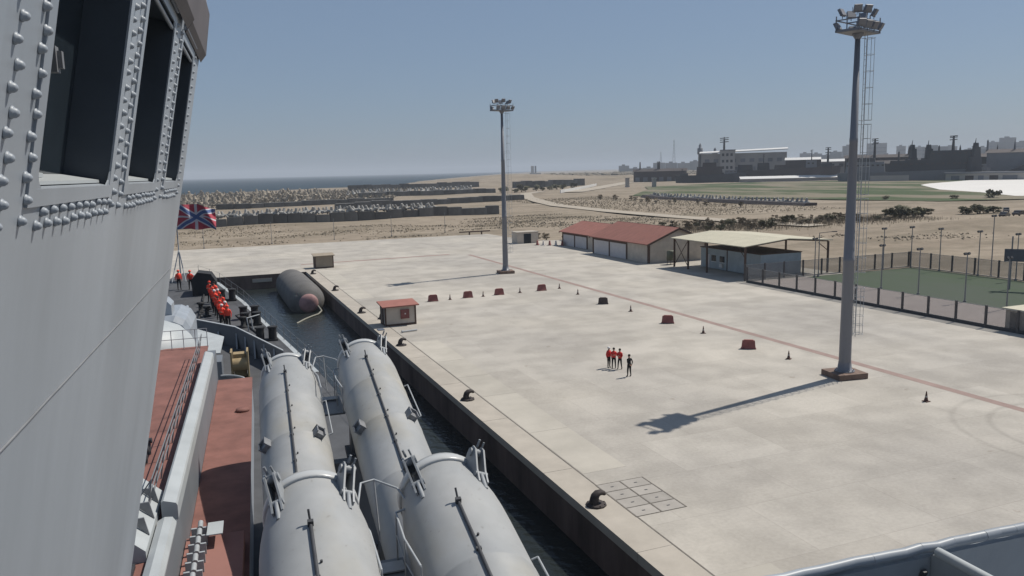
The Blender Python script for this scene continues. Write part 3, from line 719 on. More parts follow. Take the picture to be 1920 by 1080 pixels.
for k, (t_, s_, z_) in enumerate(TUBES):
    tb = obj('launch_tube', shell_me, ship, (t_, s_, z_), (EL, 0, 0))
    obj('lid_ring', ring_me, tb); obj('lid', lid_me, tb); obj('cable_conduit', cond_me, tb); obj('tube_cradle', cra_me, tb)
    for a in (-40, 40): obj('lid_hinge', hinge_me, tb, along(-.25, R(a), .93), (0, R(a*.55), 0))
    for a in (-52, 36): obj('lifting_bracket', brk_me, tb, along(-6.0, R(a), 1.02), (0, R(a), 0)).scale = (.72, .8, .8)
    obj('grab_rail', han_me, tb, along(0, R(72), 1.0), (0, R(72), 0))
# cross girders that carry the upper ends of the tubes
for (s_, z_) in ((15.0, 9.0), (28, 8.5)):
    mb = MB(); mb.bb(-.4, 4.4, s_-3.6, s_-3.2, 4.6, z_-1.0); mb.build('tube_bulkhead', M['hullm'], ship)
# catwalk with bent hand rails between each pair of tubes
def catwalk(t_, s_, z_):
    mb = MB(); mb.bb(t_-.36, t_+.36, s_-2.6, s_-.5, z_-.98, z_-.92)
    cw = mb.build('catwalk', M['hullm'], ship)
    mb = MB(); zz = z_-.92
    L_ = [(t_-.36, s_-2.6, zz+.9), (t_-.36, s_-1.2, zz+.95), (t_-.50, s_-.4, zz+1.0), (t_-.30, s_+.55, zz+1.2), (t_-.02, s_+.65, zz+1.2), (t_+.38, s_+.15, zz+1.15), (t_+.52, s_-.5, zz+1.0), (t_+.22, s_-.55, zz+.95), (t_+.2, s_-1.6, zz+.9), (t_+.3, s_-2.6, zz+.85)]
    mb.path(L_, .022, 7)
    for p in (L_[0], L_[1], L_[2], L_[7], L_[8], L_[9]): mb.tube(p, (p[0], p[1], zz), .018, n=6)
    p = L_[4]; mb.tube(p, (p[0]+.03, p[1]-.3, zz), .02, n=6)
    mb.path([(x, y, z-.45) for x, y, z in L_[:3]], .014, 6); mb.path([(x, y, z-.45) for x, y, z in L_[7:]], .014, 6)
    mb.path([(t_-.55, s_-.4, zz+1.0), (t_-.62, s_-.42, zz+.35), (t_-.40, s_-1.2, zz+.2)], .015, 6)
    mb.build('hand_rail', M['rail'], cw)
    for i in range(2): MB().bb(t_-.3, t_+.28, s_-1.1-i*.9, s_-.72-i*.9, zz+.03-i*.25, zz+.06-i*.25).build('step_tread', M['rail'], cw)
catwalk(1.92, 15.0, 10.0); catwalk(1.92, 28.0, 9.75)

# ================================================================== PEOPLE
def person_meshes():
    """standing figure, one skinned continuous body; returns evaluated mesh"""
    res = []
    for pose in range(3):
        me = bpy.data.meshes.new('body'); V = []; E_ = []; Rr = []
        def add(p, r, par=None):
            V.append(p); Rr.append(r)
            if par is not None: E_.append((par, len(V)-1))
            return len(V)-1
        step = (.10, .02, -.04)[pose]
        pel = add((0, 0, .95), (.150, .115)); wst = add((0, .0, 1.12), (.140, .105), pel); ch = add((0, -.01, 1.32), (.170, .120), wst); nk0 = add((0, 0, 1.47), (.085, .075), ch)
        nk = add((0, .01, 1.53), (.058, .058), nk0); hd0 = add((0, .025, 1.60), (.078, .090), nk); hd1 = add((0, .02, 1.69), (.080, .098), hd0); add((0, .015, 1.755), (.05, .065), hd1)
        add((0, .115, 1.635), (.018, .02), hd0)
        for s_ in (-1, 1):
            hip = add((s_*.10, 0, .86), (.098, .098), pel); kn = add((s_*.12, .03+s_*step*.4, .49), (.066, .068), hip); an = add((s_*.13, s_*step, .10), (.042, .046), kn)
            he = add((s_*.13, s_*step+.02, .045), (.042, .042), an); add((s_*.15, s_*step+.16, .03), (.04, .028), he)
            sh = add((s_*.195, 0, 1.42), (.068, .066), ch)
            if pose == 0: elb = (s_*.26, .02, 1.14); wr = (s_*.08, .22, 1.16); fg = (s_*-.02, .25, 1.20)
            elif pose == 1: elb = (s_*.27, -.03, 1.13); wr = (s_*.26, .05, .88); fg = (s_*.245, .08, .80)
            else: elb = (s_*.25, -.10, 1.15); wr = (s_*.10, -.18, .98); fg = (s_*.03, -.20, .93)
            el = add(elb, (.048, .048), sh); wi = add(wr, (.034, .030), el); hn = add(fg, (.036, .02), wi)
            d_ = (Vector(fg)-Vector(wr)).normalized(); sd_ = d_.orthogonal().normalized()
            for q in range(4):
                add(tuple(Vector(fg)+d_*(.075-.008*abs(q-1))+sd_*(.018*(q-1.5))), (.009, .009), hn)
            add(tuple(Vector(fg)+d_*.03+sd_*.05), (.010, .010), wi)
        me.from_pydata(V, E_, [])
        o = bpy.data.objects.new('body', me); COL.objects.link(o)
        bm_skin = me.skin_vertices[0].data if me.skin_vertices else None
        md = o.modifiers.new('skin', 'SKIN'); md.use_smooth_shade = True
        if not me.skin_vertices:
            bpy.context.view_layer.objects.active = o; bpy.ops.mesh.customdata_skin_add() if bpy.ops.mesh.customdata_skin_add.poll() else None
        for i, sv in enumerate(me.skin_vertices[0].data): sv.radius = Rr[i]; sv.use_root = (i == 0)
        o.modifiers.new('sub', 'SUBSURF').levels = 1
        dg = bpy.context.evaluated_depsgraph_get(); em = bpy.data.meshes.new_from_object(o.evaluated_get(dg)); em.name = 'person_body'
        bpy.data.objects.remove(o)
        res.append((em, pose))
    return res
PM = person_meshes()
def body_variant(i, top, legs, name):
    em = PM[i][0].copy(); em.materials.clear()
    for mm in (legs, top, M['skin'], M['tyre']): em.materials.append(mm)
    for p in em.polygons:
        c = p.center; k = 0
        if c.z > 1.52: k = 2
        elif c.z > .98: k = 1
        elif c.z < .09: k = 3
        if i == 1 and abs(c.x) > .21 and .7 < c.z < .90: k = 2
        if i == 1 and abs(c.x) > .2 and .9 <= c.z < 1.3: k = 1
        if i == 0 and c.y > .19 and c.z > 1.1 and c.z < 1.3: k = 2
        if i == 2 and c.y < -.15 and c.z < 1.0: k = 2
        p.material_index = k; p.use_smooth = True
    em.name = name; return em
def vest_mesh(m_):
    mb = MB(); prof = [(.98, .165, .135), (1.02, .185, .155), (1.2, .19, .165), (1.36, .205, .165), (1.45, .16, .12), (1.50, .10, .09)]
    vs = []; n = 16
    for z, a, b in prof:
        for i in range(n): t = 2*math.pi*i/n; vs.append((a*math.cos(t), b*math.sin(t)-.005, z))
    mb.add(vs, [(j*n+i, j*n+(i+1) % n, (j+1)*n+(i+1) % n, (j+1)*n+i) for j in range(len(prof)-1) for i in range(n)], True)
    return mb.mesh('life_vest', m_)
def hair_mesh(m_, k=1.0):
    mb = MB(); mb.lathe([(-.03, .098*k), (.02, .108*k), (.07, .098*k), (.105, .065*k), (.125, 0)], 14, o=(0, .005, 1.68)); return mb.mesh('cap', m_)
def face_bits():
    mb = MB()
    for q in (-.032, .032): mb.box((q, .112, 1.665), (.022, .012, .010))
    mb.box((0, .112, 1.60), (.045, .010, .008))
    for q in (-1, 1): mb.box((q*.088, .015, 1.65), (.015, .035, .055))
    return mb.mesh('face_detail', M['hair'])
FB = face_bits()
BODY = dict(red=body_variant(0, M['vest'], M['black'], 'red_top_body'), redst=body_variant(1, M['vest'], M['black'], 'red_top_body'), dark=body_variant(2, M['black'], M['black'], 'black_body'),
            crew=body_variant(1, M['vesto'], M['black'], 'crew_body'), crewf=body_variant(0, M['vesto'], M['black'], 'crew_body'))
VR, VO, HM, CP, CO = vest_mesh(M['vest']), vest_mesh(M['vesto']), hair_mesh(M['hair']), hair_mesh(M['helmet'], 1.12), hair_mesh(M['vesto'], 1.12)
def person(kind, loc, rz, label, vest=None, head=None, h=1.0, group=None):
    t = thing('person', label, 'person', loc, rz, group); t.scale = (h, h, h)
    obj('body', BODY[kind], t); obj('face_detail', FB, t)
    if vest: obj('life_vest', vest, t)
    obj('cap', head or HM, t)
    return t
person('redst', (14.34, 57.0, 0), R(200), 'person in red vest and pale cap at the back of the group on the quay', VR, CP, 1.0)
person('red', (14.60, 56.6, 0), R(150), 'person in red vest with hands together, middle of the group on the quay', VR, HM, .99)
person('red', (14.92, 56.15, 0), R(120), 'person in red vest nearest the lone person in black on the quay', VR, HM, .98)
person('dark', (14.42, 53.75, 0), R(10), 'person all in black standing alone beside the group in red vests', None, HM, 1.02)
def sw(t_, s_, z_): 
    v = Matrix.Rotation(-HD, 3, 'Z') @ Vector((t_, s_, 0)); return (CX+v.x, v.y, z_)
k = 0
for i in range(8):
    for q in (0, 1):
        s_ = 61.6+i*1.25+q*.6+rnd.uniform(-.15, .15); t_ = -2.75-.145*(s_-62)+(-.28 if q else .05)
        person('crewf' if q else 'crew', sw(t_, s_, dz(s_)+.005), R(rnd.uniform(-40, 40)+(180 if q else 150)), 'crew member in orange-red life vest in the line on the ship foredeck', VO, (CO, CP, CO, HM)[(i+q) % 4], rnd.uniform(.97, 1.05), 'crew lined up on the foredeck'); k += 1
for s_, t_ in ((76.4, -7.2), (76.0, -6.2)):
    person('crew', sw(t_, s_, dz(s_)+.005), R(rnd.uniform(150, 210)), 'crew member in red life vest at the bow below the jackstaff', VO, CO, 1.0, 'crew at the bow')

# ================================================================== QUAY THINGS
def bollard(loc, label, sc_=1.0):
    t = thing('bollard', label, 'bollard', loc, 0, 'iron bollards along the quay edge'); t.scale = (sc_, sc_, sc_*.80)
    mb = MB(); mb.lathe([(0, 0), (0, .52), (.09, .52), (.13, .44), (.13, 0)], 10); 
    for i in range(8): a = i*math.pi/4; mb.tube((.44*math.cos(a), .44*math.sin(a), .1), (.44*math.cos(a), .44*math.sin(a), .16), .035, n=6)
    mb.build('base_plate', M['bollard'], t)
    mb = MB(); P_ = [((-.12, 0, .1), .24), ((-.11, 0, .4), .215), ((-.05, 0, .62), .21), ((.08, 0, .76), .195), ((.26, 0, .78), .17), ((.40, 0, .70), .14), ((.47, 0, .60), .09)]
    n = 12; vs = []
    for j, (p, r_) in enumerate(P_):
        a = Vector(P_[max(0, j-1)][0]); b = Vector(P_[min(len(P_)-1, j+1)][0]); d_ = (b-a).normalized(); e1 = Vector((0, 1, 0)); e2 = d_.cross(e1)
        for i in range(n): q = 2*math.pi*i/n; vs.append(Vector(p)+e1*math.cos(q)*r_*1.15+e2*math.sin(q)*r_)
    mb.add(vs, [(j*n+i, j*n+(i+1) % n, (j+1)*n+(i+1) % n, (j+1)*n+i) for j in range(len(P_)-1) for i in range(n)], True); mb.add([vs[-n+i] for i in range(n)], [tuple(range(n))])
    mb.build('hook_head', M['bollard'], t)
    return t
for (x, y, lb) in ((.62, 33.1, 'iron hook bollard beside the steel trench covers'), (.66, 53.3, 'iron hook bollard, first beyond the trench covers'), (.68, 73.6, 'iron hook bollard before the hut with red roof'),
                   (.70, 93.6, 'iron hook bollard behind the hut with red roof'), (2.1, 88.6, 'iron hook bollard standing against the back of the red-roofed hut'), (.85, 114.0, 'iron hook bollard beside the floating fender'), (.6, 135.4, 'iron hook bollard at the far quay corner by the tan hut')):
    bollard((x, y, .012), lb)
# trench cover: frame and eight plates with lift handles
tc_ = thing('trench_cover', 'steel framed trench cover of eight plates set in the quay', 'trench cover', (1.74, 31.1, 0))
mb = MB(); fwid = .07
for x in (0, 1.40, 2.80): mb.bb(x-fwid/2, x+fwid/2, 0, 4.2, .006, .024)
for i in range(5):
    for a, b in ((fwid/2, 1.4-fwid/2), (1.4+fwid/2, 2.8-fwid/2)): mb.bb(a, b, i*1.05-.03 if i else 0, i*1.05+.03 if i < 4 else 4.2, .006, .022)
mb.build('frame', M['joint'], tc_)
for c_ in range(2):
    for r_ in range(4):
        x0, y0 = c_*1.4+.05, r_*1.05+.045
        pl = MB().bb(x0, x0+1.3, y0, y0+.96, .004, .018).build('cover_plate', M['cover'], tc_)
        MB().bb(x0+.55, x0+.72, y0+.42, y0+.50, .018, .026).build('lift_handle', M['dark'], pl)
# guard huts
def hut(loc, wd, dp, hh, label, roofm, wallm, over, redbox):
    t = thing('guard_hut', label, 'hut', loc)
    mb = MB(); mb.bb(.06, wd-.06, .06, dp-.06, .012, hh); mb.build('wall', wallm, t)
    mb = MB(); mb.bb(0, wd, 0, dp, .006, .22)
    for x in (0, wd-.16):
        for y_ in (0, dp-.16): mb.bb(x, x+.16, y_, y_+.16, .22, hh-.005)
    mb.build('brown_trim', M['brown'], t)
    mb = MB(); o = over
    mb.extr([(-o, -o, hh-.06), (wd+o, -o, hh-.02), (wd+o, dp+o, hh+.22), (-o, dp+o, hh+.18)], (0, 0, .12)); rf = mb.build('roof', roofm, t)
    mb = MB(); mb.bb(-.02, .05, dp*.35, dp*.35+.85, .23, 2.0); mb.build('door', M['brown'], t)
    if redbox:
        b = MB().bb(wd*.50, wd*.50+.95, -.10, .05, .75, 1.75).build('fire_box', M['barrier'], t)
        MB().bb(wd*.50+.42, wd*.50+.56, -.125, -.10, 1.22, 1.36).build('fire_box_mark', M['white'], b)
    return t
hut((1.35, 83.6, 0), 3.5, 2.4, 2.15, 'small cream guard hut with red roof and red fire box', mat('hut_roof_red', (.30, .125, .10), .85, .1, 1), M['cream'], .30, True)
hut((2.0, 143.0, 0), 3.3, 2.4, 2.2, 'small tan hut with matching tan roof at the basin corner', mat('hut_roof_tan', (.30, .25, .19), .85, .1, 1), mat('hut_wall_tan', (.30, .25, .19), .9, .1, 1), .22, False)
mb = MB(); mb.bb(-.35, .35, -.45, .45, 0, .05); mb.bb(-.3, .3, -.4, .4, .05, .07)
tag(mb.build('steel_plate', mat('blue_grey_plate', (.12, .14, .18), .6, .1, 2), None, (.55, 82.2, .012)), 'blue-grey steel plate lying on the quay edge by the red-roofed hut', 'plate')
mb = MB(); mb.tube((0, 0, .10), (1.7, .25, .10), .08, n=8); mb.tube((0, 0, .1), (.12, .02, .1), .15, n=8)
tag(mb.build('drain_pipe', M['rail'], None, (2.2, 79.6, .02)), 'short pale pipe lying on the quay before the red-roofed hut', 'pipe')
# barriers and cones
mb = MB(); mb.extr([(-.66, -.24, 0), (-.66, .24, 0), (-.60, .20, .10), (-.55, .10, .62), (-.52, .09, .74), (-.52, -.09, .74), (-.55, -.10, .62), (-.60, -.20, .10)], (1.32, 0, 0))
bv = list(mb.v)
for i, v in enumerate(mb.v):
    if v[0] > 0: mb.v[i] = (-bv[i-8][0], v[1], v[2])
mb.bb(-.40, .40, -.12, .12, .74, .80); bar_me = mb.mesh('barrier_body', M['barrier'])
bar_d = bar_me.copy(); bar_d.materials.clear(); bar_d.materials.append(M['barrierd']); bar_w = bar_me.copy(); bar_w.materials.clear(); bar_w.materials.append(M['barrierw'])
mb = MB()
for q in (-.45, .45): mb.bb(q-.13, q+.13, -.30, .30, 0, .05)
foot_me = mb.mesh('barrier_foot', M['barrierd'])
def barrier(loc, rz, label, me=None, group='plastic road barriers round the parking area', k=1.0):
    t = thing('road_barrier', label, 'barrier', loc, rz, group); t.scale = (k, k, k)
    obj('barrier_body', me or bar_me, t, (0, 0, .03)); obj('barrier_foot', foot_me, t, (0, 0, .003)); return t
for i, (x, y) in enumerate(((10.75, 97.65), (15.7, 98.2), (20.2, 98.4), (26.67, 98.9))):
    barrier((x, y, 0), R(rnd.uniform(-3, 3)), ('red plastic barrier in the far row, closest to the red-roofed hut', 'red plastic barrier in the far row, second from the red-roofed hut', 'red plastic barrier in the far row, third from the red-roofed hut', 'red plastic barrier at the corner end of the far row')[i], k=1.05)
barrier((28.85, 85.1, 0), R(-28), 'dark brown-grey barrier in the row along the painted line', bar_d)
barrier((29.08, 71.0, 0), R(-32), 'red-brown barrier midway along the painted line', k=1.05)
barrier((28.9, 57.4, 0), R(-36), 'red-brown barrier in the painted line row, closest to the near light mast', k=1.02)
mb = MB(); mb.bb(-.2, .2, -.2, .2, 0, .05); mb.lathe([(.05, .145), (.30, .095), (.301, .09)], 12); mb.lathe([(.42, .075), (.72, .03), (.74, 0)], 12); cone_me = mb.mesh('cone_body', M['cone'])
mb = MB(); mb.lathe([(.30, .097), (.42, .077)], 12); cband = mb.mesh('cone_band', M['coneband'])
CL = ['traffic cone between the first two red barriers of the far row', 'traffic cone between the second and third red barriers of the far row', 'traffic cone between the third and last red barriers of the far row', 'traffic cone at the corner just past the last red barrier', 'traffic cone between the corner cone and the dark barrier', 'traffic cone between the dark barrier and the middle red-brown barrier', 'traffic cone between the two red-brown barriers', 'traffic cone between the last red-brown barrier and the near light mast', 'traffic cone past the near light mast beside the painted line']
for (x, y), lb in zip(((13.1, 97.8), (17.8, 98.1), (23.3, 98.6), (29.6, 99.4), (29.5, 93.4), (29.2, 79.0), (29.3, 64.9), (29.4, 52.7), (29.3, 38.8)), CL):
    t = thing('traffic_cone', lb, 'traffic cone', (x, y, .003), R(rnd.uniform(0, 90)), 'traffic cones round the parking area'); obj('cone_body', cone_me, t); obj('cone_band', cband, t)
# light masts
def light_mast(loc, label):
    t = thing('light_mast', label, 'light mast', loc, 0, 'tall floodlight masts on the quay')
    mb = MB(); mb.box((0, 0, .22), (2.5, 2.3, .44), R(-8)); mb.build('plinth', M['plinth'], t)
    mb = MB(); mb.lathe([(.44, .0), (.44, .74), (.52, .74), (.53, .55), (1.2, .47)], 20)
    for i in range(10): a = i*math.pi/5; mb.tube((.65*math.cos(a), .65*math.sin(a), .5), (.65*math.cos(a), .65*math.sin(a), .62), .045, n=6)
    mb.build('base_flange', M['mast'], t)
    mb = MB(); mb.lathe([(.5, .46), (9, .40), (9.02, .41), (9.3, .41), (9.32, .395), (18, .29), (18.02, .30), (18.3, .30), (18.32, .285), (25.8, .18), (25.8, 0)], 16); mb.build('pole', M['mast'], t)
    # ladder with safety cage on the side away from the water
    mb = MB(); A = R(112); dx, dy = math.sin(A), math.cos(A); nx, ny = -dy, dx
    def lp(o_, s_, z): return (dx*o_+nx*s_, dy*o_+ny*s_, z)
    for s_ in (-.22, .22): mb.tube(lp(.62, s_, 3.2), lp(.62, s_, 25.8), .025, n=5)
    z = 3.3
    while z < 25: mb.tube(lp(.62, -.22, z), lp(.62, .22, z), .014, n=4); z += .45
    z = 3.6
    for z in [3.4+.5*i for i in range(3)]+[]: mb.tube(lp(.45, 0, z*1.0), lp(.62, 0, z*1.0), .02, n=4)
    lad = mb.build('ladder', M['rail'], t)
    for a_, b_ in ((3.4, 7.0), (8.2, 13.8), (14.1, 19.3), (19.6, 25.5)):
        mb = MB(); z = a_
        while z <= b_+.01:
            pts = [lp(.62, -.22, z), lp(.84, -.40, z), lp(1.12, -.38, z), lp(1.26, 0, z), lp(1.12, .38, z), lp(.84, .40, z), lp(.62, .22, z)]; mb.path(pts, .019, 4); z += (b_-a_)/5
        for o_, s_ in ((.84, -.40), (1.26, 0), (.84, .40)): mb.tube(lp(o_, s_, a_), lp(o_, s_, b_), .017, n=4)
        for z in (a_, b_): mb.tube(lp(.3, 0, z), lp(.62, 0, z), .025, n=4)
        mb.build('safety_cage', M['rail'], lad)
    # head frame and floodlights
    mb = MB(); mb.lathe([(25.05, .20), (25.4, .42), (25.45, .42), (25.45, 0)], 12); G = R(20)
    for (cx_, cy_, ex, ey) in ((0, -.85, 3.4, .10), (0, .85, 3.4, .10), (-1.65, 0, .10, 1.7), (1.65, 0, .10, 1.7), (0, 0, .1, 1.7)):
        q = Matrix.Rotation(G, 2) @ Vector((cx_, cy_)); mb.box((q.x, q.y, 25.55), (ex, ey, .16), G); mb.box((q.x, q.y, 26.3), (ex, ey, .07), G)
    for (cx_, cy_) in ((-1.65, -.85), (0, -.85), (1.65, -.85), (-1.65, .85), (0, .85), (1.65, .85)):
        q = Matrix.Rotation(G, 2) @ Vector((cx_, cy_)); mb.tube((q.x, q.y, 25.5), (q.x, q.y, 26.6), .045, n=5)
    mb.box((0, 0, 25.47), (3.2, 1.6, .04), G)
    hf = mb.build('head_frame', M['mast'], t, (0, 0, .4))
    for (cx_, cy_, zz, az, ti) in [(-1.5, -.95, 25.95, 200, 1), (-.5, -.95, 25.95, 180, 1), (.55, -.95, 25.95, 170, 1), (1.5, -.95, 25.95, 150, 1), (-1.2, .95, 25.95, 340, 1), (1.2, .95, 25.95, 20, 1),
                                   (-1.6, -.7, 26.95, 215, -1), (-.3, -.8, 27.05, 185, -1), (1.2, -.6, 26.95, 150, -1), (1.7, .5, 26.9, 70, -1), (-.9, .8, 26.95, 340, -1), (.5, .8, 26.95, 20, -1)]:
        q = Matrix.Rotation(G, 2) @ Vector((cx_, cy_)); rz = R(-az)
        lampm = MB(); lampm.box((0, 0, 0), (.62, .20, .55), 0, R(-28), .85); lampm.box((0, .12, .05), (.52, .10, .40), 0, R(-28)); lampm.tube((-.36, -.02, -.25), (-.36, -.02, .1), .022, n=4); lampm.tube((.36, -.02, -.25), (.36, -.02, .1), .022, n=4); lampm.tube((-.36, -.02, -.25), (.36, -.02, -.25), .022, n=4); lampm.tube((0, -.02, -.25), (0, -.02, -.45), .03, n=4)
        fl = lampm.build('floodlight', M['mast'], hf, (q.x, q.y, zz), (0, 0, rz))
    return t
light_mast((29.3, 46.3, 0), 'tall floodlight mast on a brown plinth, nearest the trench covers')
light_mast((29.2, 119.2, 0), 'tall floodlight mast standing opposite the red-roofed garages')
# floating fender with rope
mb = MB(); FR = 2.55
mb.lathe([(0, .0), (.02, .9), (.25, 1.25), (.6, 1.75), (1.3, 2.2), (2.6, 2.5), (4.5, FR), (20, FR), (22, 2.45), (23.5, 2.0), (24.3, 1.2), (24.5, 0)], 40, 'y', (-3.3, 111.0, -1.1))
fen = thing('quay_fender', 'huge grey rubber fender with reddish end floating against the quay', 'fender', (-3.3, 111.0, -2.4))
o = mb.build('fender_body', M['fender'], fen); o.location = (3.3, -111.0, 2.4)
mb = MB(); mb.lathe([(-.22, 0), (-.22, .55), (-.10, 1.0), (.12, 1.32), (.26, 1.34)], 28, 'y', (0, 0, 1.3)); mb.build('fender_end_cap', M['fenderend'], fen)
mb = MB(); mb.path([(1.2, -.1, .9), (1.5, -1.2, .35), (.9, -2.3, .12), (-.2, -3.6, .10), (-1.3, -5.2, .08), (-2.2, -6.9, .06), (-2.6, -7.6, .05)], .11, 7); mb.build('fender_rope', M['rope'], fen)
tag(MB().bb(-1.6, 1.6, -.15, .0, -.30, .30).build('wall_fender', M['coping'], None, (-7.4, 139.5, -.95)), 'pale timber fender block on the end wall of the basin', 'fender block')

# ================================================================== BUILDINGS BEHIND THE QUAY
def garage(y0, y1, x0, x1, eave, ridge, label, ndoor, side_wall):
    t = thing('garage', label, 'garage', (x0, y0, 0)); L_ = y1-y0; D_ = x1-x0
    mb = MB(); mb.extr([(0.12, .1, 0.004), (D_-.12, .1, .004), (D_-.12, .1, eave), (D_/2, .1, ridge-.12), (.12, .1, eave)], (0, L_-.2, 0)); mb.build('wall', M['cream'], t)
    for k, sgn in enumerate((1, -1)):
        a = (-.55, eave-.28) if sgn > 0 else (D_+.55, eave-.28); b = (D_/2+.05*sgn, ridge)
        pts = [(a[0], -.5, a[1]), (b[0], -.5, b[1]), (b[0], -.5, b[1]+.12), (a[0], -.5, a[1]+.14)]
        mb = MB(); mb.extr(pts, (0, L_+1.0, 0)); rf = mb.build('roof', M['tile'], t)
        for yy in (-.56, L_+.503): MB().extr([(a[0], yy, a[1]-.22), (b[0], yy, b[1]-.24), (b[0], yy, b[1]+.10), (a[0], yy, a[1]+.12)], (0, .055, 0)).build('gable_shade_strip', M['brown'], rf)  # dark strips added to stand for the shade under the gable overhang
    for xx in (0,):
        for yy in (0, L_-.35): MB().bb(xx, xx+.35, yy, yy+.35, .004, eave-.2).build('corner_pillar', M['brown'], t)
    MB().bb(D_-.35, D_, 0, .35, .004, eave-.2).build('corner_pillar', M['brown'], t)
    yd = side_wall; dw = (L_-side_wall-.4)/ndoor
    for i in range(ndoor):
        MB().bb(.07, .115, yd+.3, yd+dw-.1, .03, eave-.75).build('roller_door', M['shutter'], t)
        MB().bb(.0, .119, yd+.3, yd+dw-.1, eave-.75, eave-.2).build('door_lintel', M['brown'], t)
        MB().bb(0, .14, yd-.1, yd+.3, .004, eave-.2).build('door_pillar', M['brown'], t)
        yd += dw
    return t
garage(118.0, 138.9, 55.3, 67.3, 3.5, 5.9, 'cream garage with red roof and grey roller doors, beside the open shed', 2, 7.5)
garage(141.3, 157.8, 57.6, 68.0, 3.2, 5.0, 'cream garage with red roof, farther from the open shed', 2, 4.5)
# open canopy shed
sh = thing('canopy_shed', 'open shed with cream sheet roof on steel posts', 'shed', (56.5, 93.4, 0)); L_, D_ = 18.6, 15.5
mb = MB(); mb.extr([(-.4, -.3, 4.75), (7.6, -.3, 5.55), (7.6, -.3, 5.67), (-.4, -.3, 4.87)], (0, L_+.6, 0)); mb.build('roof', M['canopy'], sh)
mb = MB(); mb.extr([(7.62, -.3, 5.55), (D_+.4, -.3, 4.95), (D_+.4, -.3, 5.07), (7.62, -.3, 5.67)], (0, L_+.6, 0)); mb.build('roof', M['canopy'], sh)
for y_ in (0, 9.3, 18.4):
    for x_ in (0, D_-.2): MB().bb(x_, x_+.24, y_, y_+.24, .004, 4.8).build('post', M['brown'], sh)
    mb = MB(); mb.tube((.1, y_+.12, 4.7), (7.6, y_+.12, 5.45), .09, n=5); mb.tube((7.6, y_+.12, 5.45), (D_-.1, y_+.12, 4.85), .09, n=5); mb.build('rafter', M['brown'], sh)
mb = MB()
for a, b in (((.1, 18.3, .5), (.1, 14.6, 4.6)), ((.1, 14.6, .5), (.1, 18.3, 4.6)), ((D_-.1, .1, 3.4), (D_-2, .1, 4.7)), ((.1, 1.8, 4.7), (.1, .2, 3.2))): mb.tube(a, b, .06, n=5)
mb.build('brace', M['brown'], sh); MB().bb(0, .24, 14.4, 14.64, .004, 4.75).build('post', M['brown'], sh)
cb = thing('site_cabin', 'pale blue-white site cabin under the canopy shed', 'cabin', (60.2, 94.5, 0))
mb = MB(); mb.bb(0, 7.5, 0, 15.0, .1, 3.3); mb.build('wall', M['cabin'], cb); MB().bb(-.1, 7.6, -.1, 15.1, 3.3, 3.42).build('roof', M['brown'], cb)
for i, y_ in enumerate((8.7, 10.9)):
    f = MB().bb(-.04, .02, y_, y_+1.2, 1.3, 2.25).build('window', M['room'], cb); MB().bb(-.05, .0, y_-.05, y_+1.25, 1.18, 1.28).build('sill', M['white'], cb)
MB().bb(-.04, .02, 12.6, 13.5, .12, 2.3).build('door', M['shutter'], cb); MB().bb(-.05, .02, 7.9, 8.1, .1, 3.3).build('wall_rib', M['brown'], cb)
ac = MB().bb(-.35, -.04, 8.9, 9.6, .5, 1.05).build('air_conditioner', M['white'], cb)
# portable tank by the garage gable
t = thing('water_tank', 'dull green water tank on legs before the garage gable', 'tank', (58.0, 115.0, 0))
mb = MB(); mb.lathe([(.7, 0), (.72, .78), (2.2, .78), (2.4, .55), (2.45, 0)], 16); mb.build('tank_body', mat('tank_green', (.10, .105, .075), .7, .1, 1), t)
mb = MB(); 
for a in range(4): q = R(45+90*a); mb.tube((.7*math.cos(q), .7*math.sin(q), .004), (.6*math.cos(q), .6*math.sin(q), .8), .05, n=5)
mb.build('tank_leg', M['brown'], t)
# hut and red/white barriers by the far mast
t = thing('store_shed', 'small grey store shed with dark doorway beyond the garages', 'shed', (50.2, 166.0, 0))
mb = MB(); mb.bb(0, 5.2, 0, 3.4, .004, 2.5); mb.build('wall', M['cream'], t); MB().bb(-.15, 5.35, -.15, 3.55, 2.5, 2.62).build('roof', M['coping'], t); MB().bb(1.6, 3.4, -.03, .05, .01, 2.2).build('doorway', M['room'], t)
for i in range(6): barrier((53.0+i*1.0, 161.0-i*1.1, 0), R(60), 'road barrier in the red and white row by the store shed', bar_w if i % 2 else bar_me, 'red and white barriers by the store shed', 1.2)
t = thing('boom_gate', 'low brown boom barrier on posts at the end of the quay', 'boom barrier', (46.5, 197.3, 0)); mb = MB(); mb.bb(0, 8.5, -.15, .15, .7, 1.0); mb.build('boom', M['brown'], t)
for x in (2.6, 6.0): MB().bb(x, x+.3, -.15, .15, .004, .7).build('post', M['brown'], t)
# tall thin posts along the end of the quay
for i, x in enumerate((-16, -.3, 15.4, 31, 46.7)):
    mb = MB(); mb.tube((0, 0, 0), (0, 0, 5.4), .07, .05, n=6); mb.tube((0, 0, 0), (0, 0, .25), .2, n=8); mb.bb(-.12, .12, -.12, .12, 5.3, 5.45)
    tag(mb.build('thin_post', M['steel'], None, (x, 200.5+i*2.6, -.1)), 'thin steel post on the sand at the end of the quay', 'post', 'thin posts along the end of the quay')

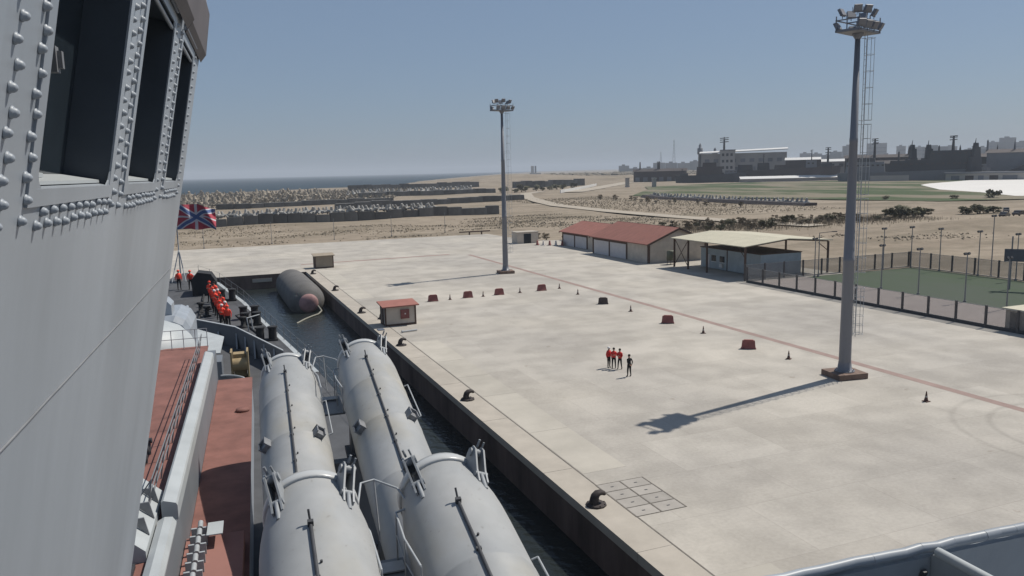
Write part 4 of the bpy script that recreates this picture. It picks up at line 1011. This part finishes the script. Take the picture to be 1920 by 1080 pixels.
# ---- sports pitch fence, lamp posts
def fence_run(p0, p1, nb, h, label, base):
    t = thing('pitch_fence', label, 'fence', (p0[0], p0[1], 0)); d_ = Vector((p1[0]-p0[0], p1[1]-p0[1], 0)); st_ = d_/nb; a = math.atan2(d_.y, d_.x)
    for i in range(nb+1): q = st_*i; MB().box((q.x, q.y, h/2+.05), (.20, .18, h+.1), a).build('fence_post', mat('fence_post_paint', (.085, .08, .08), .7, .15, 3), t)
    for i in range(nb):
        q = st_*(i+.5); MB().box((q.x, q.y, h/2+base/2), (st_.length-.20, .012, h-base-.06), a).build('mesh_panel', M['meshp'], t)
        MB().box((q.x, q.y, base/2+.005), (st_.length-.20, .17, base), a).build('fence_base', M['dark'] if base > .2 else M['coping'], t)
    mb = MB(); mb.box((d_.x/2, d_.y/2, h), (d_.length, .05, .05), a); mb.build('top_rail', M['steel'], t)
    return t
fence_run((55.2, 91.2), (55.2, 41.0), 15, 2.15, 'mesh fence on a dark base facing the quay along the sports pitch', .34)
fence_run((55.6, 92.2), (87.0, 92.2), 9, 2.35, 'mesh end fence of the sports pitch running back from the canopy shed', .15)
fence_run((87.2, 92.0), (87.2, 40.0), 14, 2.4, 'mesh fence along the back of the sports pitch beneath the sand bank', .15)
def lamp(loc, h, label, group, arm=None):
    t = thing('lamp_post', label, 'lamp post', loc, 0, group)
    mb = MB(); mb.tube((0, 0, 0), (0, 0, h), .085, .055, n=7); mb.tube((0, 0, 0), (0, 0, .2), .18, n=8); mb.build('pole', M['steel'], t)
    mb = MB()
    if arm: mb.tube((0, 0, h-.05), (arm[0], arm[1], h+.15), .045, n=5); mb.box((arm[0], arm[1], h+.12), (.7, .28, .12), math.atan2(arm[1], arm[0]))
    else:
        for q in (-.28, .28): mb.box((q, .05, h+.05), (.34, .22, .26), 0, R(-30))
        mb.tube((-.35, 0, h-.06), (.35, 0, h-.06), .03, n=5)
    mb.build('lamp_head', M['dark'], t)
for y_ in (77.9, 72.1, 65.6, 60.4): lamp((66.3, y_, .004), 5.65, 'floodlight post along the quay side of the turf', 'floodlight posts on the quay side of the turf')
for x, y_ in ((81.2, 91.7), (86.5, 91.3), (86.8, 86.4), (86.8, 80.0), (86.8, 74.3)): lamp((x, y_, .02), 6.3, 'floodlight post at the back fence of the sports pitch', 'floodlight posts at the back of the pitch')
lamp((66.6, 90.4, .02), 5.6, 'floodlight post inside the end fence next to the curved-arm post', None)
lamp((67.4, 90.5, .02), 6.5, 'street lamp post with a side arm inside the end fence', None, (1.9, -.9))
lamp((88.4, 79.2, -.08), 8.6, 'taller lamp post behind the back fence of the pitch', None)
t = thing('score_board', 'dark panel on two tall poles beside the sports pitch', 'board', (80, 68.2, .02), R(-50))
for q in (-1.6, 1.6): MB().tube((q, 0, 0), (q, 0, 6.8 if q < 0 else 6.4), .09, n=7).build('pole', M['steel'], t)
MB().bb(-2.4, 2.4, -.16, -.08, 3.6, 5.2).build('panel', mat('board_panel', (.10, .105, .12), .6, .1, 1), t)
t = thing('ticket_hut', 'small pale hut with cream flat roof against the pitch fence', 'hut', (55.25, 48.6, 0)); 
MB().bb(.3, 3.3, .5, 4.0, .01, 2.1).build('wall', M['cream'], t); MB().bb(0.1, 3.6, .2, 4.3, 2.1, 2.25).build('roof', M['canopy'], t); MB().bb(.25, .32, 2.6, 3.5, .02, 1.9).build('door', M['brown'], t)

# ---- parked cars behind the pitch
def car(loc, rz, label, paint):
    t = thing('parked_car', label, 'car', loc, rz, 'cars parked on the sand track')
    mb = MB(); sec = [(-2.1, .35), (-2.15, .75), (-1.9, .88), (-1.45, .92), (-.9, 1.42), (.55, 1.42), (1.15, .95), (1.9, .82), (2.1, .65), (2.1, .35)]
    mb.extr([(x, -.82, z) for x, z in sec], (0, 1.64, 0)); mb.build('body', paint, t)
    for q in (-.83, .82): MB().extr([(-1.2, q, .95), (-.85, q, 1.36), (.5, q, 1.36), (.95, q, .95)], (0, .012, 0)).build('side_window', M['glassc'], t)
    MB().extr([(.60, -.7, 1.40), (.60, .7, 1.40), (1.15, .7, .98), (1.15, -.7, .98)], (.015, 0, .01)).build('windscreen', M['glassc'], t)
    for x in (-1.35, 1.35):
        for q in (-.8, .62): MB().tube((x, q, .33), (x, q+.18, .33), .33, n=14).build('wheel', M['tyre'], t)
    for q in (-.6, .6): MB().box((2.1, q, .7), (.06, .3, .14)).build('headlight', M['white'], t)
car((221, 175.5, hz(221, 175)), R(-140), 'dark car parked beside the bushes above the sand bank', M['carp'])
car((226, 171.5, hz(226, 171)), R(-140), 'pale car parked behind the dark car above the sand bank', M['carw'])
car((184, 148.5, hz(184, 148.5)), R(20), 'dark car parked on the crest of the sand bank', M['carp'])
car((182, 143, hz(182, 143)), R(10), 'second dark car parked on the sand bank, lower down the slope', M['carp'])

# ================================================================== ARMOUR BLOCK STORE
k = 0; x = -26.0
while x < 90:
    wd = rnd.uniform(4.6, 6.4); h = rnd.uniform(2.5, 3.5); y0 = 287+x*.05+rnd.uniform(-.6, .6)
    mb = MB(); mb.box((wd/2, 1.5, h/2), (wd-.12, 3.0, h), 0, 0, rnd.uniform(.965, .99)); mb.bb(.4, wd-.4, .1, 2.9, h-.02, h+.10)
    tag(mb.build('concrete_block', M['block'], None, (x, y0, hz(x, y0)-.05)), 'dark grey cast concrete block in the long wall facing the sand', 'concrete block', 'concrete blocks of the front storage wall'); x += wd
def blockwall(y0, x0, x1, h0, dp, label, group, slope=0.0):
    x = x0
    while x < x1:
        wd = rnd.uniform(7, 11); yy = y0+(x-x0)*slope; h = h0*rnd.uniform(.85, 1.1)
        mb = MB(); mb.box((wd/2, dp/2, h/2), (wd-.2, dp, h), 0, 0, .97); mb.bb(.5, wd-.5, .4, dp-.4, h-.02, h+.12)
        tag(mb.build('concrete_block', M['block'], None, (x, yy, hz(x, yy)-.08)), label, 'concrete block', group); x += wd
blockwall(385, 45, 150, 3.0, 6, 'concrete block in the second storage row behind the front wall', 'concrete blocks of the second storage row', .28)
blockwall(440, -8, 82, 2.6, 6, 'low concrete block in the storage row before the tetrapod field', 'concrete blocks before the tetrapod field', .25)
blockwall(560, 90, 190, 3.4, 8, 'concrete block in the storage row near the beach', 'concrete blocks near the beach', .15)
blockwall(800, 125, 260, 5.5, 8, 'dark concrete block in the far row along the shore', 'concrete blocks along the shore', .12)
blockwall(700, 265, 345, 6.5, 10, 'dark block in the far pile below the dune', 'blocks below the dune', .3)
# tetrapods: four tapered legs from one centre
mb = MB(); dirs = [Vector((0, 0, 1)), Vector((.943, 0, -.333)), Vector((-.471, .816, -.333)), Vector((-.471, -.816, -.333))]
for d_ in dirs: mb.tube(d_*.05, d_*1.15, .46, .27, n=7, smooth=False)
tet_me = mb.mesh('tetrapod', M['tetra']); tet_w = tet_me.copy(); tet_w.materials.clear(); tet_w.materials.append(M['tetraw'])
ntet = 0
def tetra(x, y, z, s, me, label, group):
    global ntet
    o = obj('tetrapod', me, None, (x, y, z+.42*s), (rnd.uniform(-.45, .45), rnd.uniform(-.45, .45), rnd.uniform(0, 6.3))); o.scale = (s, s, s)
    tag(o, label, 'tetrapod', group); ntet += 1
for i in range(62):
    x = -20+i*1.42+rnd.uniform(-.3, .3); y = 289+x*.05+rnd.uniform(-.4, .4); tetra(x, y, 3.1, rnd.uniform(1.15, 1.5), tet_w, 'pale concrete tetrapod standing on the front storage wall', 'tetrapods on the front wall')
for i in range(46):
    y = 250+i*2.9; x = 210-((y-310)/90)**2*4+ (max(0, y-350)*.35); tetra(x, y, hz(x, y)+.9, 1.35, tet_w, 'pale tetrapod in the single row beside the green field', 'tetrapods beside the field')
for i in range(122):
    r_ = i/122; y = 480+330*r_**1.1+rnd.uniform(-8, 8); x = -26+rnd.uniform(0, 1)*(y*.17); tetra(x, y, hz(x, y), rnd.uniform(2.2, 3.4), tet_me, 'tan tetrapod in the wide storage field behind the block rows', 'tetrapods in the storage field')
for i in range(44):
    x = 95+i*2.7+rnd.uniform(-.8, .8); y = 600+x*.35+rnd.uniform(-6, 6); tetra(x, y, hz(x, y), rnd.uniform(2.4, 3.0), tet_w, 'grey tetrapod in the row behind the low block wall', 'tetrapods behind the low wall')
mb = MB(); rows = []
for r_ in range(15):
    y = 470+r_*24
    for i in range(46):
        x = -28+i*(2.6+r_*.16)+rnd.uniform(-1, 1); s_ = rnd.uniform(1.4, 2.0); yy = y+rnd.uniform(-5, 5); a0 = rnd.uniform(0, 6.3); z = hz(x, yy)
        if coast(x)-yy < 50: continue
        rot = Matrix.Rotation(a0, 3, 'Z') @ Matrix.Rotation(rnd.uniform(-.5, .5), 3, 'X')
        for d_ in dirs:
            e = rot @ d_; mb.tube(Vector((x, yy, z+.45*s_))+e*.05, Vector((x, yy, z+.45*s_))+e*1.15*s_, .46*s_, .27*s_, n=4, smooth=False)
tag(mb.build('tetrapod_store', M['tetra']), 'mass of stored tan tetrapods packed in rows towards the beach', 'tetrapods', kind='stuff')
# dark bank under the tetrapod row, low white wall, gate pillars
mb = MB(); P_ = [(206-((y-310)/90)**2*4+max(0, y-350)*.35, y) for y in range(246, 392, 6)]
for a, b in zip(P_, P_[1:]): mb.extr([(a[0]-1.2, a[1], -.1), (a[0]+6, a[1], -.1), (a[0]+6, a[1], 1.25), (a[0]+.2, a[1], 1.25)], (b[0]-a[0], b[1]-a[1], 0))
tag(mb.build('stone_bank', M['farb']), 'low dark bank carrying the tetrapod row beside the field', 'bank')
mb = MB(); P_ = [(222, 510), (262, 566), (300, 622), (345, 690)]
for a, b in zip(P_, P_[1:]): mb.extr([(a[0], a[1], 0), (a[0]+.6, a[1], 0), (a[0]+.6, a[1], 2.2), (a[0], a[1], 2.2)], (b[0]-a[0], b[1]-a[1], 0))
tag(mb.build('boundary_wall', M['white']), 'low white boundary wall leading to the stone gate pillars', 'wall')
for x, y in ((316, 600), (326, 573)):
    mb = MB(); mb.bb(-1.3, 1.3, -1.3, 1.3, 0, 7.4); mb.bb(-1.6, 1.6, -1.6, 1.6, 7.4, 8.0); mb.bb(-1.6, 1.6, -1.6, 1.6, 0, .6)
    tag(mb.build('gate_pillar', M['farw'], None, (x+12, y, hz(x, y))), 'square stone gate pillar at the end of the white boundary wall', 'pillar', 'stone gate pillars')

# ================================================================== FAR HARBOUR AND CITY
def face(x, y): return -math.atan2(x-CX, y)
def far_thing(name, x, y, label, cat, group=None): return thing(name, label, cat, (x, y, -.1), face(x, y), group)
def bbx(t, name, x0, x1, z0, z1, d0, d1, m_, tp=1.0):
    mb = MB(); mb.box(((x0+x1)/2, (d0+d1)/2, (z0+z1)/2), (x1-x0, d1-d0, z1-z0), 0, 0, tp); return mb.build(name, m_, t)
wh = far_thing('dock_warehouse', 547, 729, 'huge pale warehouse with white roof edge behind the dark ships', 'warehouse')
bbx(wh, 'wall', -44, 47, 0, 30, 0, 60, M['farw']); mb = MB(); mb.extr([(-46, -2, 30), (-46, 8, 31.6), (-46, 8, 32.6), (-46, -2, 31)], (94, 0, 2.5)); mb.build('roof', M['white'], wh)
for i in range(6): bbx(wh, 'bay_door', -38+i*14.5, -29+i*14.5, 2, 15, -.4, .3, M['farg'])
for i in range(9): bbx(wh, 'window', -40+i*9.6, -35+i*9.6, 20, 24, -.4, .3, M['farg'])
for x, y, h, lb in ((540, 798, 43.7, 'round tower with narrow cap, left of the huge pale warehouse'), (543, 773, 37.8, 'round tower rising before the huge pale warehouse')):
    t = far_thing('harbour_tower', x, y, lb, 'tower')
    mb = MB(); mb.lathe([(0, 2.4), (h*.7, 2.0), (h*.7, 3.2), (h*.86, 3.2), (h*.87, 1.6), (h*.94, 1.5), (h, 0)], 12); mb.build('shaft', M['farg'], t)
t = far_thing('radar_mast', 566, 787, 'thin dark mast with antenna arms above the warehouse', 'mast'); mb = MB(); mb.tube((0, 0, 0), (0, 0, 47), 2.2, 1.0, n=8)
for z in (44, 46.5, 48.5): mb.tube((-5, 0, z), (5, 0, z+.6), .5, n=5)
mb.tube((0, 0, 46), (0, 0, 50), .6, n=6); mb.build('mast_pole', M['far'], t)
t = far_thing('dock_house', 530, 732, 'plain grey tall block in front of the huge pale warehouse', 'building'); bbx(t, 'wall', -8, 8, 0, 33, 0, 12, M['farw']); bbx(t, 'roof', -8.5, 8.5, 33, 34, -.5, 12.5, M['farg'])
for i in range(4):
    for j in range(3): bbx(t, 'window', -6+j*4.5, -3.5+j*4.5, 6+i*7, 9+i*7, -.2, .2, M['far'])
def docked(x, y, ln, hh, label, hullm, sups, masts, rz=0.0):
    t = far_thing('docked_ship', x, y, label, 'ship'); t.rotation_euler[2] += rz
    secs = []; n = 6
    for k_, (q, wd) in enumerate(((-.5, .25), (-.42, .8), (-.2, 1), (.25, 1), (.42, .75), (.5, .08))):
        b = 7*wd; zz = hh*(1+.25*max(0, q)*2); secs.append([(q*ln, -b, zz), (q*ln*.97, -b*.85, -2), (q*ln*.97, b*.85, -2), (q*ln, b, zz)])
    mb = MB(); vs = [p for s in secs for p in s]
    mb.add(vs, [(j*4+i, (j+1)*4+i, (j+1)*4+(i+1) % 4, j*4+(i+1) % 4) for j in range(5) for i in range(4)]); mb.add(secs[0], [(0, 1, 2, 3)]); mb.add(secs[-1], [(3, 2, 1, 0)])
    mb.build('hull', hullm, t)
    for (a, b, z0, z1, m_) in sups: 
        o = bbx(t, 'superstructure', a, b, z0, z1, -5, 5, M[m_], .94)
        if b-a > 8:
            for i in range(int((b-a)/4)): bbx(o, 'window', a+1.2+i*4, a+3.2+i*4, z0+(z1-z0)*.6, z0+(z1-z0)*.74, -5.15, -4.7, M['farb'])
    for (a, z0, z1, r_) in masts:
        mb = MB(); mb.tube((a, 0, z0), (a, 0, z1), r_, r_*.55, n=7)
        for q in (.72, .88, .97): mb.tube((a-2.2*r_, 0, z0+(z1-z0)*q), (a+2.2*r_, 0, z0+(z1-z0)*q+.4), r_*.3, n=5)
        mb.build('mast', M['far'], t)
    return t
docked(469, 678, 70, 7.6, 'dark hulled ship before the huge warehouse, at the edge of the dock', M['far'], [(-14, 12, 7.4, 16, 'farb'), (-8, 6, 16, 20, 'farb'), (14, 26, 7.5, 12, 'farg'), (-30, -22, 7, 10, 'far')], [(-28, 7, 14, .5)])
docked(530, 640, 104, 11.5, 'long dark ship moored along the dock behind the white-topped wall', M['farb'], [(-45, -30, 11, 17, 'far'), (-26, -14, 11, 18.5, 'far'), (-10, 14, 11, 16, 'farb'), (20, 30, 11, 20, 'farg'), (34, 44, 12, 17, 'far')], [(-20, 18, 27, .6), (25, 18, 30, .6), (40, 14, 32, 1.2)])
docked(556, 512, 118, 7.8, 'large dark grey ship with twin tall funnels behind the field', M['farg'], [(-52, -20, 7.5, 17, 'farg'), (-48, -28, 17, 20.5, 'far'), (-18, 46, 7.5, 17.5, 'far'), (14, 46, 17.5, 25, 'far'), (46, 56, 8, 13, 'farg')], [(-29, 20, 37, 1.2), (31, 25, 37, 1.3), (-44, 20, 27, .6)])
for x, y, h, lb in ((568, 524, 32.4, 'dark domed funnel tower on the grey ship, closer to the field posts'), (569, 508, 31.8, 'dark domed funnel tower on the grey ship, closer to the flat block'), (573, 466, 31.7, 'tall narrow dark tower at the end of the grey ship')):
    t = far_thing('funnel_tower', x+8, y+6, lb, 'tower'); mb = MB(); mb.box((0, 0, h*.3), (9.5, 9, h*.6), R(25), 0, .8); mb.box((1.0, 0, h*.72), (5.4, 5, h*.26), R(25), 0, .85); mb.box((.5, 0, h*.9), (3.4, 3.2, h*.12), R(40), 0, .8); mb.tube((0, 0, h*.95), (.4, 0, h+2.5), .45, .2, n=6); mb.tube((-2.4, 0, h*.86), (2.6, 0, h*.9), .3, n=5); mb.build('shaft', M['far'], t)
lw = far_thing('long_wall', 530, 620, 'long low building with bright white roof at the field edge', 'building'); lw.rotation_euler[2] = face(530, 620)+R(14)
bbx(lw, 'wall', -55, 55, 0, 2.9, 0, 8, M['farw']); MB().extr([(-55.6, -1.2, 2.9), (-55.6, 5, 5.2), (-55.6, 5, 5.5), (-55.6, -1.2, 3.2)], (111, 0, 0)).build('roof', M['white'], lw)
t = far_thing('dock_shed', 590, 655, 'pale dock shed with stepped white roofs right of the warehouse', 'shed'); bbx(t, 'wall', -35, 0, 0, 20.5, 0, 20, M['farb']); bbx(t, 'wall', .1, 34, 0, 18, 0, 20, M['farw'])
MB().extr([(-36, -1, 20.5), (-36, 7, 23), (-36, 7, 23.4), (-36, -1, 20.9)], (36, 0, 0)).build('roof', M['white'], t); MB().extr([(.05, -1, 18), (.05, 7, 20.5), (.05, 7, 20.9), (.05, -1, 18.4)], (35, 0, 0)).build('roof', M['white'], t)
for i in range(8): bbx(t, 'window', -33+i*8.4, -29+i*8.4, 13, 16, -.3, .2, M['far'])
t = far_thing('yard_building', 574, 456, 'long low pale building with open bays beside the white paved yard', 'building'); bbx(t, 'wall', -28, 27, 0, 5.6, 0, 12, M['farw']); bbx(t, 'roof', -29, 28, 5.6, 6.9, -1.6, 13, M['farg'])
for i, (a, b) in enumerate(((-24, -18), (-14, -8), (-5, -1), (3, 9), (12, 22))): bbx(t, 'bay_door', a, b, .2, 4.0, -.3, .3, M['farb'] if i % 2 else M['farg'])
t = far_thing('yard_wall', 534, 514, 'plain grey yard wall before the grey ship', 'wall'); bbx(t, 'panel', -15, 15, 0, 5, 0, .8, M['farw']); bbx(t, 'coping', -15.3, 15.3, 5, 5.3, -.2, 1, M['farg'])
t = far_thing('fuel_block', 600, 440, 'dark sloping block at the end of the dock by the long low building', 'building'); mb = MB(); mb.extr([(-16, 0, 0), (22, 0, 0), (22, 0, 17), (0, 0, 13), (-16, 0, 6)], (0, 14, 0)); mb.build('wall', M['far'], t)
for i in range(4): bbx(t, 'vent', -4+i*6, -1+i*6, 4, 7, -.3, .3, M['farg'])
for k_, (x, y, wd, h, lb) in enumerate(((600, 560, 70, 15, 'dark low dock shed just behind the near light mast pole'), (610, 600, 60, 21, 'brown dock shed between the long dark ship and the grey ship'), (612, 500, 66, 19, 'dark workshop block behind the grey ship funnels'), (622, 455, 60, 22, 'dark workshop block behind the long low yard building'), (630, 415, 60, 17, 'dark storage hall at the far end of the paved yard'), (480, 790, 60, 12, 'brown low store beside the dark hulled ship'))):
    t = far_thing('dock_workshop', x, y, lb, 'building'); m_ = M[('far', 'farb', 'far', 'farg', 'farb', 'farb')[k_]]
    bbx(t, 'wall', -wd/2, wd/2, 0, h, 0, 14, m_); mb = MB(); mb.extr([(-wd/2-1, -1, h), (-wd/2-1, 7, h+3), (-wd/2-1, 15, h)], (wd+2, 0, 0)); mb.build('roof', M['farb'], t)
    for i in range(int(wd/9)): bbx(t, 'bay_door', -wd/2+2+i*9, -wd/2+7+i*9, .5, h*.45, -.3, .3, M['farg'])
    for i in range(3):
        q = rnd.uniform(-wd/2, wd/2); mb = MB(); mb.lathe([(h, .9), (h+rnd.uniform(5, 11), .7), (h+11.5, 0)], 8, o=(q, 6, 0)); mb.build('flue', m_, t)
CITY = [(1433, 2202, 155, 36), (1851, 2038, 103, 56), (1928, 2008, 76, 73), (2031, 1967, 60, 77), (2104, 1938, 28, 66), (2160, 1916, 26, 62), (2232, 1888, 78, 62), (2331, 1849, 72, 63), (2381, 1830, 34, 72), (2423, 1813, 47, 85), (2469, 1795, 52, 70), (1272, 2265, 34, 24), (1328, 2243, 86, 17), (1760, 2090, 120, 44), (1980, 1990, 90, 52), (2280, 1868, 90, 50), (2520, 1780, 80, 60), (1560, 2160, 90, 30)]
for k_ in range(26):
    az = R(38+k_*.72); d_ = rnd.uniform(2250, 2750); CITY.append((CX+d_*math.sin(az), d_*math.cos(az), rnd.uniform(60, 120), (24+k_*1.1)*rnd.uniform(.8, 1.35)))
for i, (x, y, wd, h) in enumerate(CITY):
    t = far_thing('city_block', x, y, ('hazy tall apartment blocks rising above the city skyline behind the docks' if h > 58 else 'hazy low apartment blocks of the city skyline behind the docks'), 'building', ('tall blocks of the far skyline' if h > 58 else 'low blocks of the far skyline'))
    segs = max(1, int(wd/32)); w0 = wd/segs
    for s_ in range(segs):
        hh = h*(1 if segs == 1 else rnd.uniform(.72, 1.0)); a = -wd/2+s_*w0
        o = bbx(t, 'tower_block', a+.3, a+w0-.3, 0, hh, s_ % 2*8, 30+s_ % 2*8, M['city'])
        bbx(o, 'roof_house', a+w0*.3, a+w0*.6, hh, hh+4, 8+s_ % 2*8, 18+s_ % 2*8, M['city'])
        if h > 40:
            for j in range(3): bbx(o, 'window_band', a+2, a+w0-2, hh*(.45+.17*j), hh*(.45+.17*j)+2.2, s_ % 2*8-.3, s_ % 2*8+.2, M['farg'])
for x, y, h, lb in ((1152, 1855, 57, 'shorter lattice radio tower far behind the docks'), (1128, 1755, 85, 'taller lattice radio tower far behind the docks')):
    t = far_thing('radio_tower', x, y, lb, 'tower'); mb = MB(); b = 5.0
    for q in range(4):
        c0, s0 = (1, 1, -1, -1)[q], (1, -1, -1, 1)[q]; mb.tube((b*c0, b*s0, 0), (.4*c0, .4*s0, h), .5, .3, n=4)
    for i in range(9):
        k0, k1 = i/9, (i+1)/9; w0, w1 = b*(1-k0*.92), b*(1-k1*.92)
        for q in range(4):
            c0, s0 = (1, 1, -1, -1)[q], (1, -1, -1, 1)[q]; c1, s1 = (1, 1, -1, -1)[(q+1) % 4], (1, -1, -1, 1)[(q+1) % 4]; mb.tube((w0*c0, w0*s0, h*k0), (w1*c1, w1*s1, h*k1), .25, n=4)
    mb.build('lattice', M['farg'], t)
t = far_thing('silo_pair', 1212, 2870, 'pair of pale towers on the flat shore beyond the dune', 'tower'); bbx(t, 'tower', -9, 3, 0, 33, 0, 10, M['farw']); bbx(t, 'tower', 6, 12, 0, 33, 0, 8, M['far']); bbx(t, 'base', -14, 30, 0, 6, -2, -.5, M['farw'])

# ================================================================== VEGETATION
def bush_meshes(n, nl, leafm, rx, rz_, name, seed):
    res = []; rr = random.Random(seed)
    for k_ in range(n):
        cl = [(rr.uniform(-.6, .6)*rx, rr.uniform(-.6, .6)*rx, rz_*rr.uniform(.35, .95), rx*rr.uniform(.25, .5)) for _ in range(9)]
        mb = MB()
        for _ in range(nl):
            c = rr.choice(cl); v = Vector((rr.gauss(0, 1), rr.gauss(0, 1), rr.gauss(0, .8))).normalized()*c[3]*rr.random()**.4
            p = Vector(c[:3])+v; p.z = max(.08, p.z); a = Vector((rr.gauss(0, 1), rr.gauss(0, 1), rr.gauss(0, 1))).normalized(); b = a.orthogonal().normalized(); s_ = rr.uniform(.07, .17)*rx**.5
            mb.add([p-a*s_-b*s_*.5, p+a*s_-b*s_*.5, p+a*s_*.6+b*s_*.6, p-a*s_*.6+b*s_*.6], [(0, 1, 2, 3)])
        tr = MB()
        for _ in range(5): tr.tube((rr.uniform(-.1, .1), rr.uniform(-.1, .1), -.05), (rr.uniform(-.5, .5)*rx, rr.uniform(-.5, .5)*rx, rz_*rr.uniform(.5, .85)), .06, .02, n=5)
        res.append((mb.mesh(name, leafm), tr.mesh('stem', M['bark'])))
    return res
BA = bush_meshes(4, 650, M['leaf'], 1.4, 2.4, 'crown', 3); BBr = bush_meshes(3, 420, M['leafb'], 1.1, 2.6, 'crown', 5)
def bush(x, y, s, label, kind=0, group='shrubs behind the garages'):
    t = thing('shrub', label, 'shrub', (x, y, hz(x, y)-.02 if y > 0 else 0), rnd.uniform(0, 6), group); t.scale = (s*rnd.uniform(.9, 1.7), s*rnd.uniform(.9, 1.5), s*rnd.uniform(.55, .9))
    c, tr = rnd.choice(BBr if kind else BA); obj('crown', c, t); obj('stem', tr, t)
for i in range(110):
    r_ = i/110; x = 98+r_*74+rnd.uniform(-2, 2); y = 174+rnd.uniform(-5, 16)
    bush(x, y, rnd.uniform(.45, 1.05), ('dry brown shrub in the thicket behind the garages' if i % 4 else 'olive green shrub in the thicket behind the garages'), 1 if i % 4 else 0, 'brown shrubs of the thicket' if i % 4 else 'green shrubs of the thicket')
for i in range(9): bush(172+i*1.9+rnd.uniform(-1, 1), 175+rnd.uniform(-2, 2), rnd.uniform(1.2, 1.75), 'dense dark shrub in the clump above the sand bank', 0, 'dark clump above the bank')
for i in range(7): bush(204+i*1.7+rnd.uniform(-1, 1), 175+rnd.uniform(-2, 2), rnd.uniform(1.2, 1.8), 'dense dark shrub in the clump next to the parked cars', 0, 'dark clump by the cars')
for x, y, s in ((262, 262, 1.3), (285, 247, 1.0), (300, 240, 1.9), (345, 232, 1.2), (372, 244, 1.2)): bush(x, y, s, 'lone round bush at the near edge of the green field', 0, 'bushes at the field edge')
for i in range(16): bush(186+rnd.uniform(-6, 6), 262+i*8, rnd.uniform(.8, 1.4), 'brown bush below the tetrapod row', 1, 'bushes below the tetrapod row')
for i in range(10): bush(200+i*9+rnd.uniform(-3, 3), 560+i*6, rnd.uniform(2.0, 3.0), 'dark tree-like bush along the white boundary wall', 0, 'bushes by the boundary wall')
for x, y in ((54.2, 172), (57, 170.5), (60, 172), (63, 168), (66, 172)): bush(x, y, rnd.uniform(.7, 1.0), 'dry shrub beside the store shed', 1, 'shrubs by the store shed')
# far belt of low trees and dunes along the shore road, one dark mass
mb = MB()
for _ in range(900):
    az = R(rnd.uniform(24, 41)); d_ = rnd.uniform(1500, 2600); x, y = CX+d_*math.sin(az), d_*math.cos(az)
    if coast(x)-y < 60: continue
    hh = rnd.uniform(2.5, 7.5); ww = hh*rnd.uniform(1.0, 2.4); z = hz(x, y)
    n = 6; vs = [(x+ww*math.cos(q*math.pi/3)*rnd.uniform(.7, 1.2), y+ww*math.sin(q*math.pi/3)*rnd.uniform(.7, 1.2), z-.3) for q in range(n)]+[(x+ww*.6*math.cos(q*math.pi/3+.4)*rnd.uniform(.6, 1.2), y+ww*.6*math.sin(q*math.pi/3+.4), z+hh*rnd.uniform(.6, .9)) for q in range(n)]+[(x, y, z+hh)]
    mb.add(vs, [(i, (i+1) % n, n+(i+1) % n, n+i) for i in range(n)]+[(n+i, n+(i+1) % n, 2*n) for i in range(n)])
tag(mb.build('far_scrub_belt', M['leafb']), 'dark belt of low trees along the distant shore', 'trees', kind='stuff')
# scrub and stones on the sand: too many to count
mb = MB(); cnt = 0
pat = [(rnd.uniform(-25, 130), rnd.uniform(203, 280), rnd.uniform(3, 9)) for _ in range(34)]+[(rnd.uniform(70, 130), rnd.uniform(165, 260), rnd.uniform(3, 9)) for _ in range(24)]+[(36, 224, 7), (44, 227, 5), (62, 232, 8), (75, 238, 10), (88, 215, 8), (118, 140, 4), (125, 128, 5), (135, 125, 6)]
for (cx_, cy_, rr) in pat:
    for _ in range(int(rr*16)):
        x, y = cx_+rnd.gauss(0, rr*.8), cy_+rnd.gauss(0, rr*.45)
        if y < 201 and x < 76: continue
        z = hz(x, y); s_ = rnd.uniform(.12, .42); a = rnd.uniform(0, 6.28)
        p = [(x+s_*math.cos(a+q*2.09), y+s_*math.sin(a+q*2.09), z-.02) for q in range(3)]+[(x+rnd.uniform(-.1, .1), y, z+s_*rnd.uniform(.5, 1.1))]
        mb.add(p, [(0, 1, 3), (1, 2, 3), (2, 0, 3)]); cnt += 1
for _ in range(6500):
    x, y = rnd.uniform(92, 182), 176+rnd.gauss(0, 7); z = hz(x, y); hh = rnd.uniform(.3, 1.5); a = rnd.uniform(0, 3.14); q = rnd.uniform(.03, .08)
    mb.add([(x-q*math.cos(a), y-q*math.sin(a), z), (x+q*math.cos(a), y+q*math.sin(a), z), (x+rnd.uniform(-.3, .3), y+rnd.uniform(-.3, .3), z+hh)], [(0, 1, 2)])
for _ in range(3200):
    y = rnd.uniform(225, 420); x = rnd.uniform(140, 205); z = hz(x, y); hh = rnd.uniform(.15, .6); q = rnd.uniform(.15, .45)
    mb.add([(x-q, y-q*.5, z-.02), (x+q, y-q*.4, z-.02), (x, y+q, z-.02), (x+rnd.uniform(-.3, .3), y, z+hh)], [(0, 1, 3), (1, 2, 3), (2, 0, 3)])
tag(mb.build('scrub', mat('straw_scrub', (.25, .205, .145), .95, .3, .3)), 'low dry scrub and stones scattered over the sand', 'scrub', kind='stuff')

# ================================================================== AIR
def haze():
    mt = bpy.data.materials.new('sea_haze'); mt.use_nodes = True; N = mt.node_tree.nodes; N.clear()
    o = N.new('ShaderNodeOutputMaterial'); v = N.new('ShaderNodeVolumePrincipled'); v.inputs['Color'].default_value = (.80, .87, .96, 1)
    v.inputs['Density'].default_value = .00015; v.inputs['Anisotropy'].default_value = 0.0
    mt.node_tree.links.new(v.outputs[0], o.inputs['Volume'])
    mb = MB(); mb.bb(-16500, 16500, -3400, 16500, -9, 120)
    tag(mb.build('haze', mt), 'thin pale sea haze over the whole harbour', 'haze', kind='stuff')
haze()
print('rivets', nriv, 'tetrapods', ntet, 'objects', len(bpy.data.objects))
